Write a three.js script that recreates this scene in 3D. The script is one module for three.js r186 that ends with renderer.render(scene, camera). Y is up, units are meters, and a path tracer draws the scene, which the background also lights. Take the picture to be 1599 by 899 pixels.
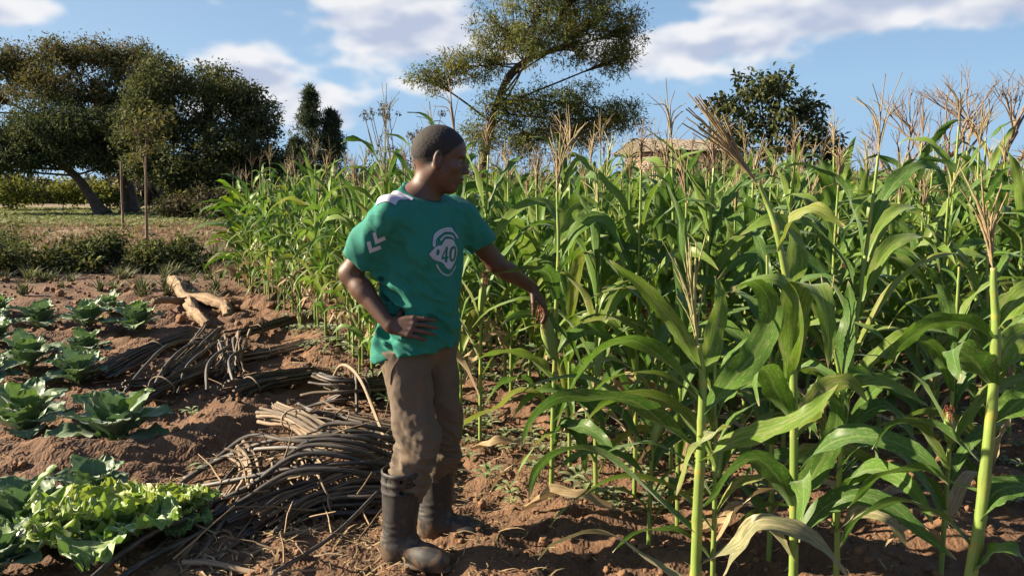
import * as THREE from 'three';
import { mergeGeometries, mergeVertices } from 'three/addons/utils/BufferGeometryUtils.js';
import { DecalGeometry } from 'three/addons/geometries/DecalGeometry.js';
import { createNoise3D } from 'simplex-noise';

// ---------------------------------------------------------------- camera, sky, sun, exposure
const scene = new THREE.Scene();
const camera = new THREE.PerspectiveCamera(39.67, 1599 / 899, 0.05, 900);
camera.position.set(0, 1.5, 0);
camera.rotation.set(THREE.MathUtils.degToRad(-7.3), 0, 0);
const renderer = new THREE.WebGLRenderer({ antialias: true });
renderer.setSize(1024, 575);
renderer.toneMapping = THREE.LinearToneMapping;
renderer.toneMappingExposure = 3.55;
renderer.shadowMap.enabled = true;

function mulberry(a) {
  return () => { a = (a + 0x6d2b79f5) | 0; let t = Math.imul(a ^ (a >>> 15), 1 | a); t = (t + Math.imul(t ^ (t >>> 7), 61 | t)) ^ t; return ((t ^ (t >>> 14)) >>> 0) / 4294967296; };
}
const noise3 = createNoise3D(mulberry(11)), noiseB = createNoise3D(mulberry(12));
const fbm = (x, y, z, o = 4) => { let s = 0, a = 0.5; for (let i = 0; i < o; i++) { s += a * noise3(x, y, z); x *= 2.03; y *= 2.03; z *= 2.03; a *= 0.5; } return s; };
const clamp = (x, a = 0, b = 1) => Math.min(b, Math.max(a, x));
const lerp = (a, b, t) => a + (b - a) * t;
const sstep = (a, b, x) => { const t = clamp((x - a) / (b - a)); return t * t * (3 - 2 * t); };
const V = (x, y, z) => new THREE.Vector3(x, y, z);
const RAD = Math.PI / 180;

// sun low on the left, a little beyond the field, so shadows fall to the right and slightly forward
const SUN_EL = 26 * RAD, SUN_IN = 4 * RAD;
const sunDir = V(-Math.cos(SUN_EL) * Math.cos(SUN_IN), Math.sin(SUN_EL), -Math.cos(SUN_EL) * Math.sin(SUN_IN));
const sun = new THREE.DirectionalLight(new THREE.Color().setRGB(1, 0.85, 0.64), 4.9);
sun.position.copy(sunDir).multiplyScalar(60).add(V(0, 0, -8));
sun.target.position.set(0, 0, -8);
sun.castShadow = true;
sun.shadow.camera.left = sun.shadow.camera.bottom = -30; sun.shadow.camera.right = sun.shadow.camera.top = 30; sun.shadow.camera.far = 150;
sun.shadow.mapSize.set(4096, 4096);
scene.add(sun, sun.target);

{ // sky: blue air and scattered cumulus
  const EXP = 3.55, W = 2048, H = 1024, data = new Float32Array(W * H * 4);
  // cloud banks: bearing and height in degrees, half widths, strength
  const banks = [[-7, 11.2, 6.5, 3.2, 0.7], [-3, 15, 8, 3, 0.7], [25, 12.0, 10.5, 2.0, 0.95], [12, 9.4, 6, 1.7, 0.7], [31, 12.5, 7, 1.6, 0.6], [-18.0, 6.8, 3.4, 2.4, 0.72], [-14.4, 5.0, 3.0, 1.8, 0.66], [-31.5, 10.3, 2.2, 1.0, 0.6], [16.5, 11.8, 1.6, 0.5, 0.5],
    [70, 22, 20, 6, 0.5], [130, 16, 16, 5, 0.5], [-150, 20, 18, 6, 0.5], [-100, 34, 14, 6, 0.4], [-60, 24, 14, 4, 0.45], [20, 40, 24, 7, 0.45], [175, 48, 30, 7, 0.4]];
  for (let j = 0; j < H; j++) {
    const el = ((j + 0.5) / H - 0.5) * Math.PI, y = Math.sin(el), ce = Math.cos(el), eld = el / RAD;
    for (let i = 0; i < W; i++) {
      const phi = ((i + 0.5) / W - 0.5) * 2 * Math.PI, x = Math.cos(phi) * ce, z = Math.sin(phi) * ce, o = (j * W + i) * 4;
      let c;
      if (eld < -1) c = [0.16, 0.12, 0.08];
      else {
        const t = clamp(y), h = Math.exp(-t * 7.5), k = Math.exp(-Math.max(0, t - 0.12) * 2.6);
        c = [(0.035 + 0.31 * k + 0.05 * h) / EXP, (0.11 + 0.45 * k + 0.05 * h) / EXP, (0.36 + 0.46 * k + 0.02 * h) / EXP];
        const ca = clamp(x * sunDir.x + y * sunDir.y + z * sunDir.z), glow = (0.3 * ca * ca + 0.5 * Math.pow(ca, 12) + 0.6 * Math.pow(ca, 60)) / EXP;
        c = [c[0] + glow, c[1] + glow * 0.93, c[2] + glow * 0.82];
        if (eld < 60 && eld > 0) {
          let az = (phi + Math.PI / 2) / RAD; if (az > 180) az -= 360;
          let b = 0;
          for (const [a0, e0, sa, se, am] of banks) { let da = az - a0; if (da > 180) da -= 360; if (da < -180) da += 360; const q = (da / sa) ** 2 + ((eld - e0) / se) ** 2; if (q < 9) b = Math.max(b, am * Math.exp(-q * 0.6)); }
          const f = fbm(x * 5.5, y * 15, z * 5.5, 5), g = fbm(x * 16 + 7, y * 34, z * 16, 4);
          const d = b * 1.75 + f * 0.55 + g * 0.3 - 0.42, m = sstep(-0.02, 0.42, d);
          if (m > 0) {
            const up = fbm(x * 5.5 + sunDir.x * 0.08, (y + 0.02) * 15, z * 5.5 + sunDir.z * 0.08, 4), lit = clamp(0.95 + (f - up) * 1.8 - d * 0.8 + g * 0.5, 0.0, 1);
            const w = [lerp(0.52, 0.95, lit) / EXP, lerp(0.58, 0.94, lit) / EXP, lerp(0.74, 0.95, lit) / EXP], mm = m * 0.92;
            c = [lerp(c[0], w[0], mm), lerp(c[1], w[1], mm), lerp(c[2], w[2], mm)];
          }
        }
      }
      data[o] = c[0]; data[o + 1] = c[1]; data[o + 2] = c[2]; data[o + 3] = 1;
    }
  }
  const sky = new THREE.DataTexture(data, W, H, THREE.RGBAFormat, THREE.FloatType);
  sky.mapping = THREE.EquirectangularReflectionMapping; sky.magFilter = THREE.LinearFilter; sky.needsUpdate = true;
  scene.background = sky; scene.environment = sky;
}

// ---------------------------------------------------------------- helpers
const taken = new Map();
const numbered = (n) => { const k = taken.get(n) ?? 0; taken.set(n, k + 1); return k ? `${n}_${String(k).padStart(3, '0')}` : n; };
function tag(o, label, category, group, kind) {
  if (label) o.userData.label = label; if (category) o.userData.category = category; if (group) o.userData.group = group; if (kind) o.userData.kind = kind;
  return o;
}
function thing(name, label, category, pos = [0, 0, 0], group) {
  const g = new THREE.Group(); g.name = numbered(name); g.position.set(...pos); scene.add(g);
  return tag(g, label, category, group);
}
function part(name, geo, mat, parent = scene) {
  const m = new THREE.Mesh(geo, mat); m.name = parent === scene ? numbered(name) : name; m.castShadow = m.receiveShadow = true; parent.add(m); return m;
}
const rgb = (r, g, b) => new THREE.Color().setRGB(r, g, b);
const TONE = 0.64; // brings the swatches below to real-world base colours
function mat(c, rough = 0.8, extra = {}) { return new THREE.MeshPhysicalMaterial({ color: rgb(c[0] * TONE, c[1] * TONE, c[2] * TONE), roughness: rough, side: THREE.DoubleSide, ...extra }); }
const leafy = (c, tr = 0.35, extra = {}) => mat(c, 0.92, { transmission: tr, thickness: 0, ...extra });
function dataTex(w, h, fn, srgb = false) {
  const d = new Uint8Array(w * h * 4);
  for (let y = 0; y < h; y++) for (let x = 0; x < w; x++) { const c = fn(x / w, y / h), o = (y * w + x) * 4; d[o] = clamp(c[0]) * 255; d[o + 1] = clamp(c[1]) * 255; d[o + 2] = clamp(c[2]) * 255; d[o + 3] = c.length > 3 ? clamp(c[3]) * 255 : 255; }
  const t = new THREE.DataTexture(d, w, h); t.magFilter = THREE.LinearFilter; t.wrapS = t.wrapT = THREE.RepeatWrapping; if (srgb) t.colorSpace = THREE.SRGBColorSpace; t.needsUpdate = true; return t;
}
// noise that tiles over u, v in 0..1
const tileN = (u, v, f, s = 0) => { const a = u * 2 * Math.PI, b = v * 2 * Math.PI, r = f / (2 * Math.PI); return (noise3(Math.cos(a) * r + s, Math.sin(a) * r, Math.cos(b) * r + s) + noiseB(Math.cos(a) * r, Math.sin(b) * r + s, Math.sin(a) * r + Math.cos(b) * r * 0.5)) * 0.6; };
function geoFrom(pos, idx, uv, col) {
  const g = new THREE.BufferGeometry();
  g.setAttribute('position', new THREE.Float32BufferAttribute(pos, 3));
  if (uv) g.setAttribute('uv', new THREE.Float32BufferAttribute(uv, 2));
  if (col) g.setAttribute('color', new THREE.Float32BufferAttribute(col, 3));
  g.setIndex(idx); g.computeVertexNormals(); return g;
}
// tube along points with a radius function of (s, angle)
function tube(pts, rad, { seg = 20, sides = 6, cap = true, vscale = 1 } = {}) {
  const cv = new THREE.CatmullRomCurve3(pts.map((p) => p.isVector3 ? p : V(...p)), false, 'centripetal');
  const P = [], I = [], U = []; let S = null;
  const L = cv.getLength();
  for (let i = 0; i <= seg; i++) {
    const s = i / seg, c = cv.getPoint(s), T = cv.getTangent(s);
    if (!S) { S = Math.abs(T.y) > 0.9 ? V(1, 0, 0) : V(0, 1, 0); }
    S = S.clone().addScaledVector(T, -S.dot(T)).normalize();
    const B = T.clone().cross(S);
    for (let k = 0; k <= sides; k++) {
      const a = (k / sides) * 2 * Math.PI, r = typeof rad === 'function' ? rad(s, a) : rad;
      P.push(c.x + (S.x * Math.cos(a) + B.x * Math.sin(a)) * r, c.y + (S.y * Math.cos(a) + B.y * Math.sin(a)) * r, c.z + (S.z * Math.cos(a) + B.z * Math.sin(a)) * r);
      U.push(k / sides, s * L * vscale);
    }
  }
  const n = sides + 1;
  for (let i = 0; i < seg; i++) for (let k = 0; k < sides; k++) { const a = i * n + k, b = a + n; I.push(a, a + 1, b, b, a + 1, b + 1); }
  if (cap) for (const e of [0, seg]) {
    const ci = P.length / 3, c = cv.getPoint(e / seg); P.push(c.x, c.y, c.z); U.push(0.5, 0);
    for (let k = 0; k < sides; k++) { const a = e * n + k; if (e) I.push(ci, a, a + 1); else I.push(ci, a + 1, a); }
  }
  return geoFrom(P, I, U);
}
const noIdx = (g) => { for (const k of Object.keys(g.attributes)) if (!['position', 'normal', 'uv', 'color'].includes(k)) g.deleteAttribute(k); return g; };
const merge = (l) => mergeGeometries(l.map(noIdx), false);
function paint(g, fn) {
  const p = g.attributes.position, c = new Float32Array(p.count * 3);
  for (let i = 0; i < p.count; i++) { const q = fn(p.getX(i), p.getY(i), p.getZ(i), i); c[i * 3] = q[0]; c[i * 3 + 1] = q[1]; c[i * 3 + 2] = q[2]; }
  g.setAttribute('color', new THREE.BufferAttribute(c, 3)); return g;
}
function instanced(name, geo, material, list, label, category) {
  const m = new THREE.InstancedMesh(geo, material, list.length); m.name = numbered(name); m.castShadow = m.receiveShadow = true;
  const o = new THREE.Object3D(), c = new THREE.Color();
  list.forEach((e, i) => { o.position.set(...e.p); o.rotation.set(...(e.r ?? [0, 0, 0])); if (Array.isArray(e.s)) o.scale.set(...e.s); else o.scale.setScalar(e.s ?? 1); o.updateMatrix(); m.setMatrixAt(i, o.matrix); if (e.c) m.setColorAt(i, c.setRGB(...e.c)); });
  scene.add(m); return tag(m, label, category, null, 'stuff');
}

// ---------------------------------------------------------------- ground
const segDist = (x, z, l) => { let best = 1e9; for (let i = 0; i < l.length - 1; i++) { const [ax, az] = l[i], [bx, bz] = l[i + 1], dx = bx - ax, dz = bz - az, t = clamp(((x - ax) * dx + (z - az) * dz) / (dx * dx + dz * dz)); best = Math.min(best, Math.hypot(x - ax - dx * t, z - az - dz * t)); } return best; };
const bank = [[-4.6, -4.35], [-3.2, -4.0], [-2.3, -4.02], [-1.85, -4.35], [-1.75, -5.2], [-1.55, -6.3], [-1.9, -7.6]];
const ROW_D = V(-0.46, 0, -0.888).normalize(), ROW_N = V(0.888, 0, -0.46).normalize(), ROW_O = V(0.19, 0, -3.6);
const rowAcross = (x, z) => ((x - ROW_O.x) * ROW_N.x + (z - ROW_O.z) * ROW_N.z);
const tilled = (x, z) => { // bare dug soil: the garden and the maize field
  const along = (x - ROW_O.x) * ROW_D.x + (z - ROW_O.z) * ROW_D.z, field = sstep(-0.9, -0.3, rowAcross(x, z)) * sstep(10.4, 9.8, along), garden = sstep(-14.6, -12.6, z + 0.9 * noise3(x * 0.5, 1, z * 0.5)) * (1 - sstep(60, 90, Math.abs(x)));
  return Math.max(field, garden);
};
function gy(x, z, fine = 1) {
  const k = tilled(x, z), near = sstep(-16, -10, z);
  let h = 0.035 * noise3(x * 0.7, 3, z * 0.7) + 0.02 * noise3(x * 1.9, 7, z * 1.9);
  h += 0.11 * Math.exp(-((segDist(x, z, bank) / 0.22) ** 2));
  if (x < -1.6) h += 0.045 * Math.cos((z + 0.25 * x) * 4.2) * sstep(-1.6, -2.4, x) * near * (z < -8.6 ? 1 : 0.55);
  const ra = rowAcross(x, z); if (ra > -0.4) h += 0.03 * Math.cos((ra / 0.72) * 2 * Math.PI) * near;
  h += k * near * fine * (0.024 * noise3(x * 4.5, 11, z * 4.5) + 0.026 * Math.abs(noiseB(x * 8.5, 5, z * 8.5)) + 0.018 * Math.abs(noise3(x * 17, 9, z * 17)));
  if (z < -8.3 && z > -12.8 && x < -2) h += 0.09 * Math.abs(noiseB(x * 2.4, 2, z * 3.4)) * Math.max(fine, 0.6);
  return h;
}
const grainTex = dataTex(512, 512, (u, v) => { const n = 0.8 + 0.17 * tileN(u, v, 9, 1) + 0.15 * tileN(u, v, 34, 4) + 0.17 * tileN(u, v, 90, 8); return [n, n * 0.995, n * 0.985]; });
const grainBump = dataTex(512, 512, (u, v) => { const n = 0.5 + 0.2 * tileN(u, v, 20, 2) + 0.25 * tileN(u, v, 55, 5) + 0.2 * tileN(u, v, 120, 9); return [n, n, n]; });
{
  const grow = (from, step, to, f) => { const o = []; let x = from, s = step; const sg = Math.sign(to - from); while ((to - x) * sg > 0) { s *= f; x += s * sg; o.push(x); } return o; };
  const span = (a, b, st) => { const o = []; for (let x = a; x <= b + 1e-9; x += st) o.push(x); return o; };
  const xs = [...grow(-4.4, 0.03, -420, 1.09).reverse(), ...span(-4.4, 3.4, 0.03), ...grow(3.4, 0.03, 420, 1.1)];
  const zs = [...grow(-7.6, 0.03, -600, 1.045).reverse(), ...span(-7.6, -2.2, 0.03), ...grow(-2.2, 0.03, 60, 1.2)];
  const P = [], U = [], C = [], I = [], nx = xs.length;
  for (const z of zs) for (const x of xs) {
    const coarse = Math.max(sstep(-9, -15, z), sstep(4.5, 7, Math.abs(x + 0.5))), y = gy(x, z, 1 - coarse);
    P.push(x, y, z); U.push(x / 1.6, z / 1.6);
    const t = tilled(x, z), n = fbm(x * 0.9, 1, z * 0.9, 4), m = fbm(x * 3.2, 8, z * 3.2, 3);
    let c = [0.205 + 0.07 * n + 0.05 * m, 0.105 + 0.04 * n + 0.028 * m, 0.050 + 0.022 * n + 0.015 * m];
    if (t < 1) {
      const gr = clamp(0.5 + 1.1 * fbm(x * 0.35, 4, z * 0.35, 4)), lawn = sstep(-27, -31, z + 2 * noise3(x * 0.1, 2, z * 0.2)) * sstep(-60, -50, z) * sstep(-4, -9, x), pale = sstep(0.15, 0.5, fbm(x * 0.16, 9, z * 0.3, 3) + 0.5 * Math.exp(-(((x + 11) / 3) ** 2 + ((z + 18.5) / 1.6) ** 2)));
      let d = [lerp(0.33, 0.26, gr), lerp(0.195, 0.185, gr), lerp(0.10, 0.075, gr)];
      d = d.map((q, k) => lerp(q, [0.46, 0.35, 0.25][k], pale)); d = d.map((q, k) => lerp(q, [0.23, 0.27, 0.05][k] * (0.85 + 0.5 * m), lawn));
      if (z < -58) d = d.map((q, k) => lerp(q, [0.2, 0.15, 0.085][k], sstep(-58, -66, z)));
      c = c.map((q, k) => lerp(d[k], q, t));
    }
    C.push(...c);
  }
  for (let j = 0; j < zs.length - 1; j++) for (let i = 0; i < nx - 1; i++) { const a = j * nx + i, b = a + nx; I.push(a, b, a + 1, a + 1, b, b + 1); }
  const g = part('ground', geoFrom(P, I, U, C), mat([1, 1, 1], 0.97, { vertexColors: true, map: grainTex, bumpMap: grainBump, bumpScale: 0.012 }));
  tag(g, 'reddish brown tilled soil running to dry grass and lawn', 'ground', null, 'structure');
}
const at = (x, z, dy = 0) => [x, gy(x, z) + dy, z];

// ---------------------------------------------------------------- maize
const maizeTex = (base, rib, dry = 0) => dataTex(128, 512, (u, v) => {
  const c = Math.abs(u - 0.5) * 2, veins = 0.07 * Math.sin(u * 128 * 0.9) + 0.06 * Math.sin(u * 41 + 1.3), r = 1 - sstep(0.035, 0.11, c);
  const n = 0.10 * tileN(u, v, 5, 3) + 0.07 * tileN(u, v, 22, 6), spot = Math.max(dry * sstep(0.25, 0.55, tileN(u, v, 7, 12) + 0.3 * c), sstep(0.93, 0.99, v + 0.05 * tileN(u, v, 9, 4)) * 0.8, sstep(0.46, 0.6, tileN(u, v, 30, 15)) * 0.6);
  let q = base.map((b) => b * (1 + veins + n)); q = q.map((b, k) => lerp(b, rib[k], r * 0.75)); return q.map((b, k) => lerp(b, [0.62, 0.5, 0.28][k], spot)).map((b) => Math.pow(clamp(b), 1 / 2.2));
}, true);
const coat = { clearcoat: 0.28, clearcoatRoughness: 0.36, specularIntensity: 0.35 };
const lin = (r, g, b) => [r, g, b];
const leafMats = [
  leafy([1, 1, 1], 0.45, { map: maizeTex(lin(0.110, 0.255, 0.014), lin(0.24, 0.38, 0.08)), ...coat }),
  leafy([1, 1, 1], 0.46, { map: maizeTex(lin(0.165, 0.315, 0.014), lin(0.30, 0.40, 0.12), 0.25), ...coat }),
  leafy([1, 1, 1], 0.45, { map: maizeTex(lin(0.080, 0.205, 0.018), lin(0.2, 0.34, 0.08)), ...coat }),
  leafy([1, 1, 1], 0.48, { map: maizeTex(lin(0.25, 0.35, 0.018), lin(0.36, 0.42, 0.12), 0.5), ...coat }),
];
const dryLeafMat = leafy([1, 1, 1], 0.25, { map: maizeTex(lin(0.42, 0.29, 0.13), lin(0.5, 0.38, 0.2), 0.6) });
const purpleLeafMat = leafy([1, 1, 1], 0.28, { map: maizeTex(lin(0.24, 0.25, 0.11), lin(0.36, 0.34, 0.2), 0.6), ...coat });
const stalkTex = dataTex(64, 256, (u, v) => { const n = 1 + 0.12 * Math.sin(u * 60) * 0.5 + 0.16 * tileN(u, v, 4, 9) + 0.1 * tileN(u, v, 18, 2); return [0.30 * n, 0.385 * n, 0.075 * n].map((b) => Math.pow(clamp(b), 1 / 2.2)); }, true);
const stalkMat = mat([1, 1, 1], 0.5, { map: stalkTex, vertexColors: true, clearcoat: 0.25, clearcoatRoughness: 0.5 });
const tasselMats = [mat([0.35, 0.26, 0.135], 0.9), mat([0.30, 0.205, 0.12], 0.9), mat([0.40, 0.38, 0.16], 0.85), mat([0.37, 0.29, 0.155], 0.9)];
const huskMat = mat([0.26, 0.37, 0.09], 0.6, { clearcoat: 0.2 }), silkMat = mat([0.28, 0.075, 0.035], 0.7);

function maizeLeaf(path, W, { roll = 0, twist = 0, fold = 0.32, wave = 0.012, seed = 1, ns = 14, nc = 4, side = null, ragged = 0.13 } = {}) {
  const rnd = mulberry(seed * 7919 + 13), ph = rnd() * 6.3, ph2 = rnd() * 6.3, fq = 14 + rnd() * 10;
  const cv = new THREE.CatmullRomCurve3(path.map((p) => p.isVector3 ? p : V(...p)), false, 'centripetal');
  const P = [], U = [], I = []; let S = side ? side.clone() : null;
  for (let i = 0; i <= ns; i++) {
    const s = i / ns, c = cv.getPointAt(s), T = cv.getTangentAt(s);
    if (!S) { S = T.clone().cross(V(0, 1, 0)); if (S.lengthSq() < 1e-3) S.set(1, 0, 0); }
    S = S.clone().addScaledVector(T, -S.dot(T)).normalize();
    const R = S.clone().applyAxisAngle(T, roll * sstep(0.02, 0.3, s) + twist * s), N = R.clone().cross(T);
    const w = 0.5 * W * (0.42 + 0.58 * sstep(0, 0.28, s)) * Math.pow(Math.max(0, 1 - Math.pow(s, 2.6)), 0.85) + 0.0006, fd = fold * (1.25 - 0.9 * s), wv = wave * sstep(0.08, 0.35, s) * (1 - 0.6 * s);
    for (let k = 0; k <= nc; k++) {
      const q = (k / nc) * 2 - 1, aq = Math.abs(q), off = aq * fd * w + wv * aq * aq * Math.sin(fq * s + (q > 0 ? ph : ph2)), ww = q * w * (1 - fd * fd * 0.3) * (1 + ragged * aq * noise3(s * 14, k, seed));
      P.push(c.x + R.x * ww + N.x * off, c.y + R.y * ww + N.y * off, c.z + R.z * ww + N.z * off); U.push(k / nc, s);
    }
  }
  const n = nc + 1;
  for (let i = 0; i < ns; i++) for (let k = 0; k < nc; k++) { const a = i * n + k, b = a + n; I.push(a, b, a + 1, a + 1, b, b + 1); }
  return geoFrom(P, I, U);
}
function archPath(y0, az, len, e0, e1, bend, drift, n = 8, r0 = 0.012) {
  const p = []; let r = r0, y = y0, t = 0;
  for (let i = 0; i <= n; i++) { const s = i / n; p.push(V(r * Math.cos(az) - t * Math.sin(az), y, r * Math.sin(az) + t * Math.cos(az))); const e = lerp(e0, e1, Math.pow(s, bend)); r += Math.cos(e) * len / n; y += Math.sin(e) * len / n; t += drift * s * len / n; }
  return p;
}
const paintNodes = (nodes, seg, sides, g) => paint(g, (x, y, z, i) => { const f = Math.min(1, Math.floor(i / (sides + 1)) / seg) * nodes, q = f - Math.floor(f), ring = Math.exp(-((Math.min(q, 1 - q) / 0.05) ** 2)), sheath = q > 0.05 && q < 0.75 ? 1 : 0; return [lerp(0.96, 0.8, sheath) + 0.25 * ring, lerp(0.96, 0.9, sheath) - 0.05 * ring, lerp(0.9, 0.75, sheath) - 0.2 * ring]; });
function maizeStalk(pts, r0, r1, nodes = 9, { seg = 40, sides = 8, flare = 0 } = {}) {
  return paintNodes(nodes, seg, sides, tube(pts, (s, a) => { const f = s * nodes, q = f - Math.floor(f), d = Math.min(q, 1 - q); return lerp(r0, r1, Math.pow(s, 1.3)) * (1 + 0.14 * Math.exp(-((d / 0.09) ** 2)) + 0.10 * (1 - q) * Math.cos(a + Math.floor(f) * 3.14)) + flare * Math.exp(-s * 30); }, { seg, sides, vscale: 3 }));
}
function tasselGeo(top, axis, size, nb, rnd, { spread = 0.55, sides = 4, seg = 9, droop = 0.3, thick = 1 } = {}) {
  const L = [], A = axis.clone().normalize(), X = A.clone().cross(Math.abs(A.x) > 0.8 ? V(0, 0, 1) : V(1, 0, 0)).normalize(), Y = A.clone().cross(X);
  const bump = (r, ph) => (s, a) => r * thick * (0.42 + 0.85 * Math.abs(Math.sin(s * 34 + ph + a * 0.5))) * (1 - 0.55 * s) * (s < 0.12 ? 0.5 : 1);
  L.push(tube([top, top.clone().addScaledVector(A, size * 0.5).addScaledVector(X, 0.01), top.clone().addScaledVector(A, size * 1.15).addScaledVector(X, (rnd() - 0.5) * 0.08 * size)], bump(0.0062, 0), { seg: seg + 4, sides }));
  for (let i = 0; i < nb; i++) {
    const a = i * 2.4 + rnd() * 0.8, sp = spread * (0.35 + 0.85 * rnd()), len = size * (0.55 + 0.5 * rnd()), st = top.clone().addScaledVector(A, size * (0.02 + 0.34 * i / nb)), out = X.clone().multiplyScalar(Math.cos(a)).addScaledVector(Y, Math.sin(a));
    const d0 = A.clone().addScaledVector(out, sp * 0.7).normalize(), d1 = A.clone().addScaledVector(out, sp * 1.5).addScaledVector(V(0, -1, 0), droop * rnd()).normalize();
    const m = st.clone().addScaledVector(d0, len * 0.5);
    L.push(tube([st, m, m.clone().addScaledVector(d1, len * 0.5)], bump(0.0048, i), { seg, sides }));
  }
  return merge(L);
}
function earParts(p0, p1, r, rnd, parent, silkLen = 0.07) {
  const ear = part('ear', tube([p0, p0.clone().lerp(p1, 0.5), p1], (s, a) => r * (0.45 + 1.1 * Math.sin(Math.PI * Math.min(1, 0.18 + s * 0.74))) * 0.78 * (1 + 0.07 * Math.sin(a * 3 + s * 5)) * (s > 0.97 ? 0.3 : 1), { seg: 14, sides: 9 }), huskMat, parent);
  const L = [], d = p1.clone().sub(p0).normalize();
  for (let i = 0; i < 16; i++) { const o = V(rnd() - 0.5, rnd() - 0.5, rnd() - 0.5).multiplyScalar(0.02), e = p1.clone().addScaledVector(d, silkLen * 0.35).add(o.clone().multiplyScalar(1.6)), f = e.clone().add(V((rnd() - 0.5) * 0.04, -silkLen * (0.4 + 0.7 * rnd()), (rnd() - 0.5) * 0.04)); L.push(tube([p1.clone().addScaledVector(d, -0.01).addScaledVector(o, 0.3), e, f], 0.0016, { seg: 5, sides: 3, cap: false })); }
  part('silk', merge(L), silkMat, ear);
  return ear;
}
function maizePlan(seed, o = {}) {
  const rnd = mulberry(seed), H = o.h ?? 1.12 + 0.2 * rnd(), n = o.n ?? 12 + Math.floor(rnd() * 3), plane = rnd() * 6.28, lean = V((rnd() - 0.5) * 0.12, 0, (rnd() - 0.5) * 0.12);
  const stalk = [V(0, -0.03, 0), V(lean.x * 0.1, H * 0.35, lean.z * 0.1), V(lean.x * 0.5, H * 0.75, lean.z * 0.5), V(lean.x, H * 1.0, lean.z), V(lean.x * 1.3, H * 1.22, lean.z * 1.3)];
  const leaves = [];
  for (let i = 0; i < n; i++) {
    const f = i / (n - 1), y = H * (0.12 + 0.86 * f), az = plane + (i % 2) * Math.PI + (rnd() - 0.5) * 0.9, mid = 1 - Math.abs(f - 0.5) * 1.15, len = (0.46 + 0.36 * mid) * (0.85 + 0.3 * rnd()) * (f > 0.75 ? 0.86 : 1), e0 = (f > 0.8 ? 76 : lerp(56, 74, f)) * RAD + (rnd() - 0.5) * 0.25, e1 = (f > 0.85 ? lerp(40, -50, rnd()) : lerp(-88, -40, rnd())) * RAD;
    const path = archPath(y, az, len, e0, e1, 1.0 + rnd() * 0.9, (rnd() - 0.5) * 0.5).map((p) => p.add(V(lean.x * f * f * 0.9, 0, lean.z * f * f * 0.9)));
    leaves.push({ path, W: (0.060 + 0.030 * mid) * (0.9 + 0.25 * rnd()), roll: (rnd() - 0.5) * 0.9, twist: (rnd() - 0.5) * 1.8, wave: 0.006 + rnd() * 0.014, seed: seed * 31 + i, m: f < 0.1 && rnd() < 0.4 ? 9 : rnd() < 0.14 ? 3 : Math.floor(rnd() * 3), side: V(-Math.sin(az), 0, Math.cos(az)) });
  }
  return { rnd, H, stalk, leaves, lean };
}
function maizePlant(seed, o = {}) {
  const p = maizePlan(seed, o), g = new THREE.Group(), rnd = p.rnd;
  part('stalk', maizeStalk(p.stalk, 0.0135, 0.006), stalkMat, g);
  for (const l of p.leaves) part('leaf', maizeLeaf(l.path, l.W, l), l.m === 9 ? dryLeafMat : leafMats[l.m], g);
  const axis = V(p.lean.x * 1.5 + (rnd() - 0.5) * 0.5, 1, p.lean.z * 1.5 + (rnd() - 0.5) * 0.5);
  part('tassel', tasselGeo(p.stalk[4], axis, 0.19 + rnd() * 0.09, 7 + Math.floor(rnd() * 6), rnd, { spread: 0.25 + 0.4 * rnd(), droop: 0.2 + 0.9 * rnd(), thick: 0.78 }), tasselMats[o.t ?? Math.floor(rnd() * 4)], g);
  if (rnd() < 0.75) { const a = rnd() * 6.28, y = p.H * (0.5 + 0.1 * rnd()), q = V(Math.cos(a), 0, Math.sin(a)); earParts(q.clone().multiplyScalar(0.012).setY(y), q.clone().multiplyScalar(0.075).setY(y + 0.17), 0.023, rnd, g); }
  return g;
}

// the plants in front, one by one
function frontMaize({ base, stalk, r0, r1, leaves, label, tassel, low, widths = 0.085, seed }) {
  const g = thing('maize_plant', label, 'maize plant', at(base[0], base[1]), 'maize plants in the field'), y0 = g.position.y, sub = (p) => V(p[0], p[1] - y0, p[2]);
  const sp = [V(stalk[0][0] * 0.5, -0.03, 0), ...stalk.map(sub)];
  part('stalk', maizeStalk(sp, r0, r1, 8, { seg: 60, sides: 12 }), stalkMat, g);
  leaves.forEach(([path, roll = 0.6, W = widths, m = 0, twist = 0.3], i) => part('leaf', maizeLeaf(path.map(sub), W, { roll, twist, ns: 26, nc: 6, seed: seed * 50 + i, wave: 0.009, fold: 0.26 }), m === 8 ? purpleLeafMat : m === 9 ? dryLeafMat : leafMats[m], g));
  for (const [y, az, len, W, m = 0, e0 = 45, e1 = -70] of low ?? []) part('leaf', maizeLeaf(archPath(y, az, len, e0 * RAD, e1 * RAD, 1, 0.2), W, { roll: 0.3, twist: 0.7, ns: 20, nc: 6, seed: seed * 70 + y * 10, side: V(-Math.sin(az), 0, Math.cos(az)) }), m === 9 ? dryLeafMat : m === 8 ? purpleLeafMat : leafMats[m], g);
  const rnd = mulberry(seed + 400), top = sub(stalk[stalk.length - 1]);
  if (tassel) part('tassel', tasselGeo(sub(tassel.p), V(...tassel.axis), tassel.size, tassel.n, rnd, { spread: tassel.spread, droop: tassel.droop ?? 0.15, sides: 5, seg: 16, thick: tassel.thick ?? 1 }), tasselMats[tassel.m], g);
  return g;
}
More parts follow.
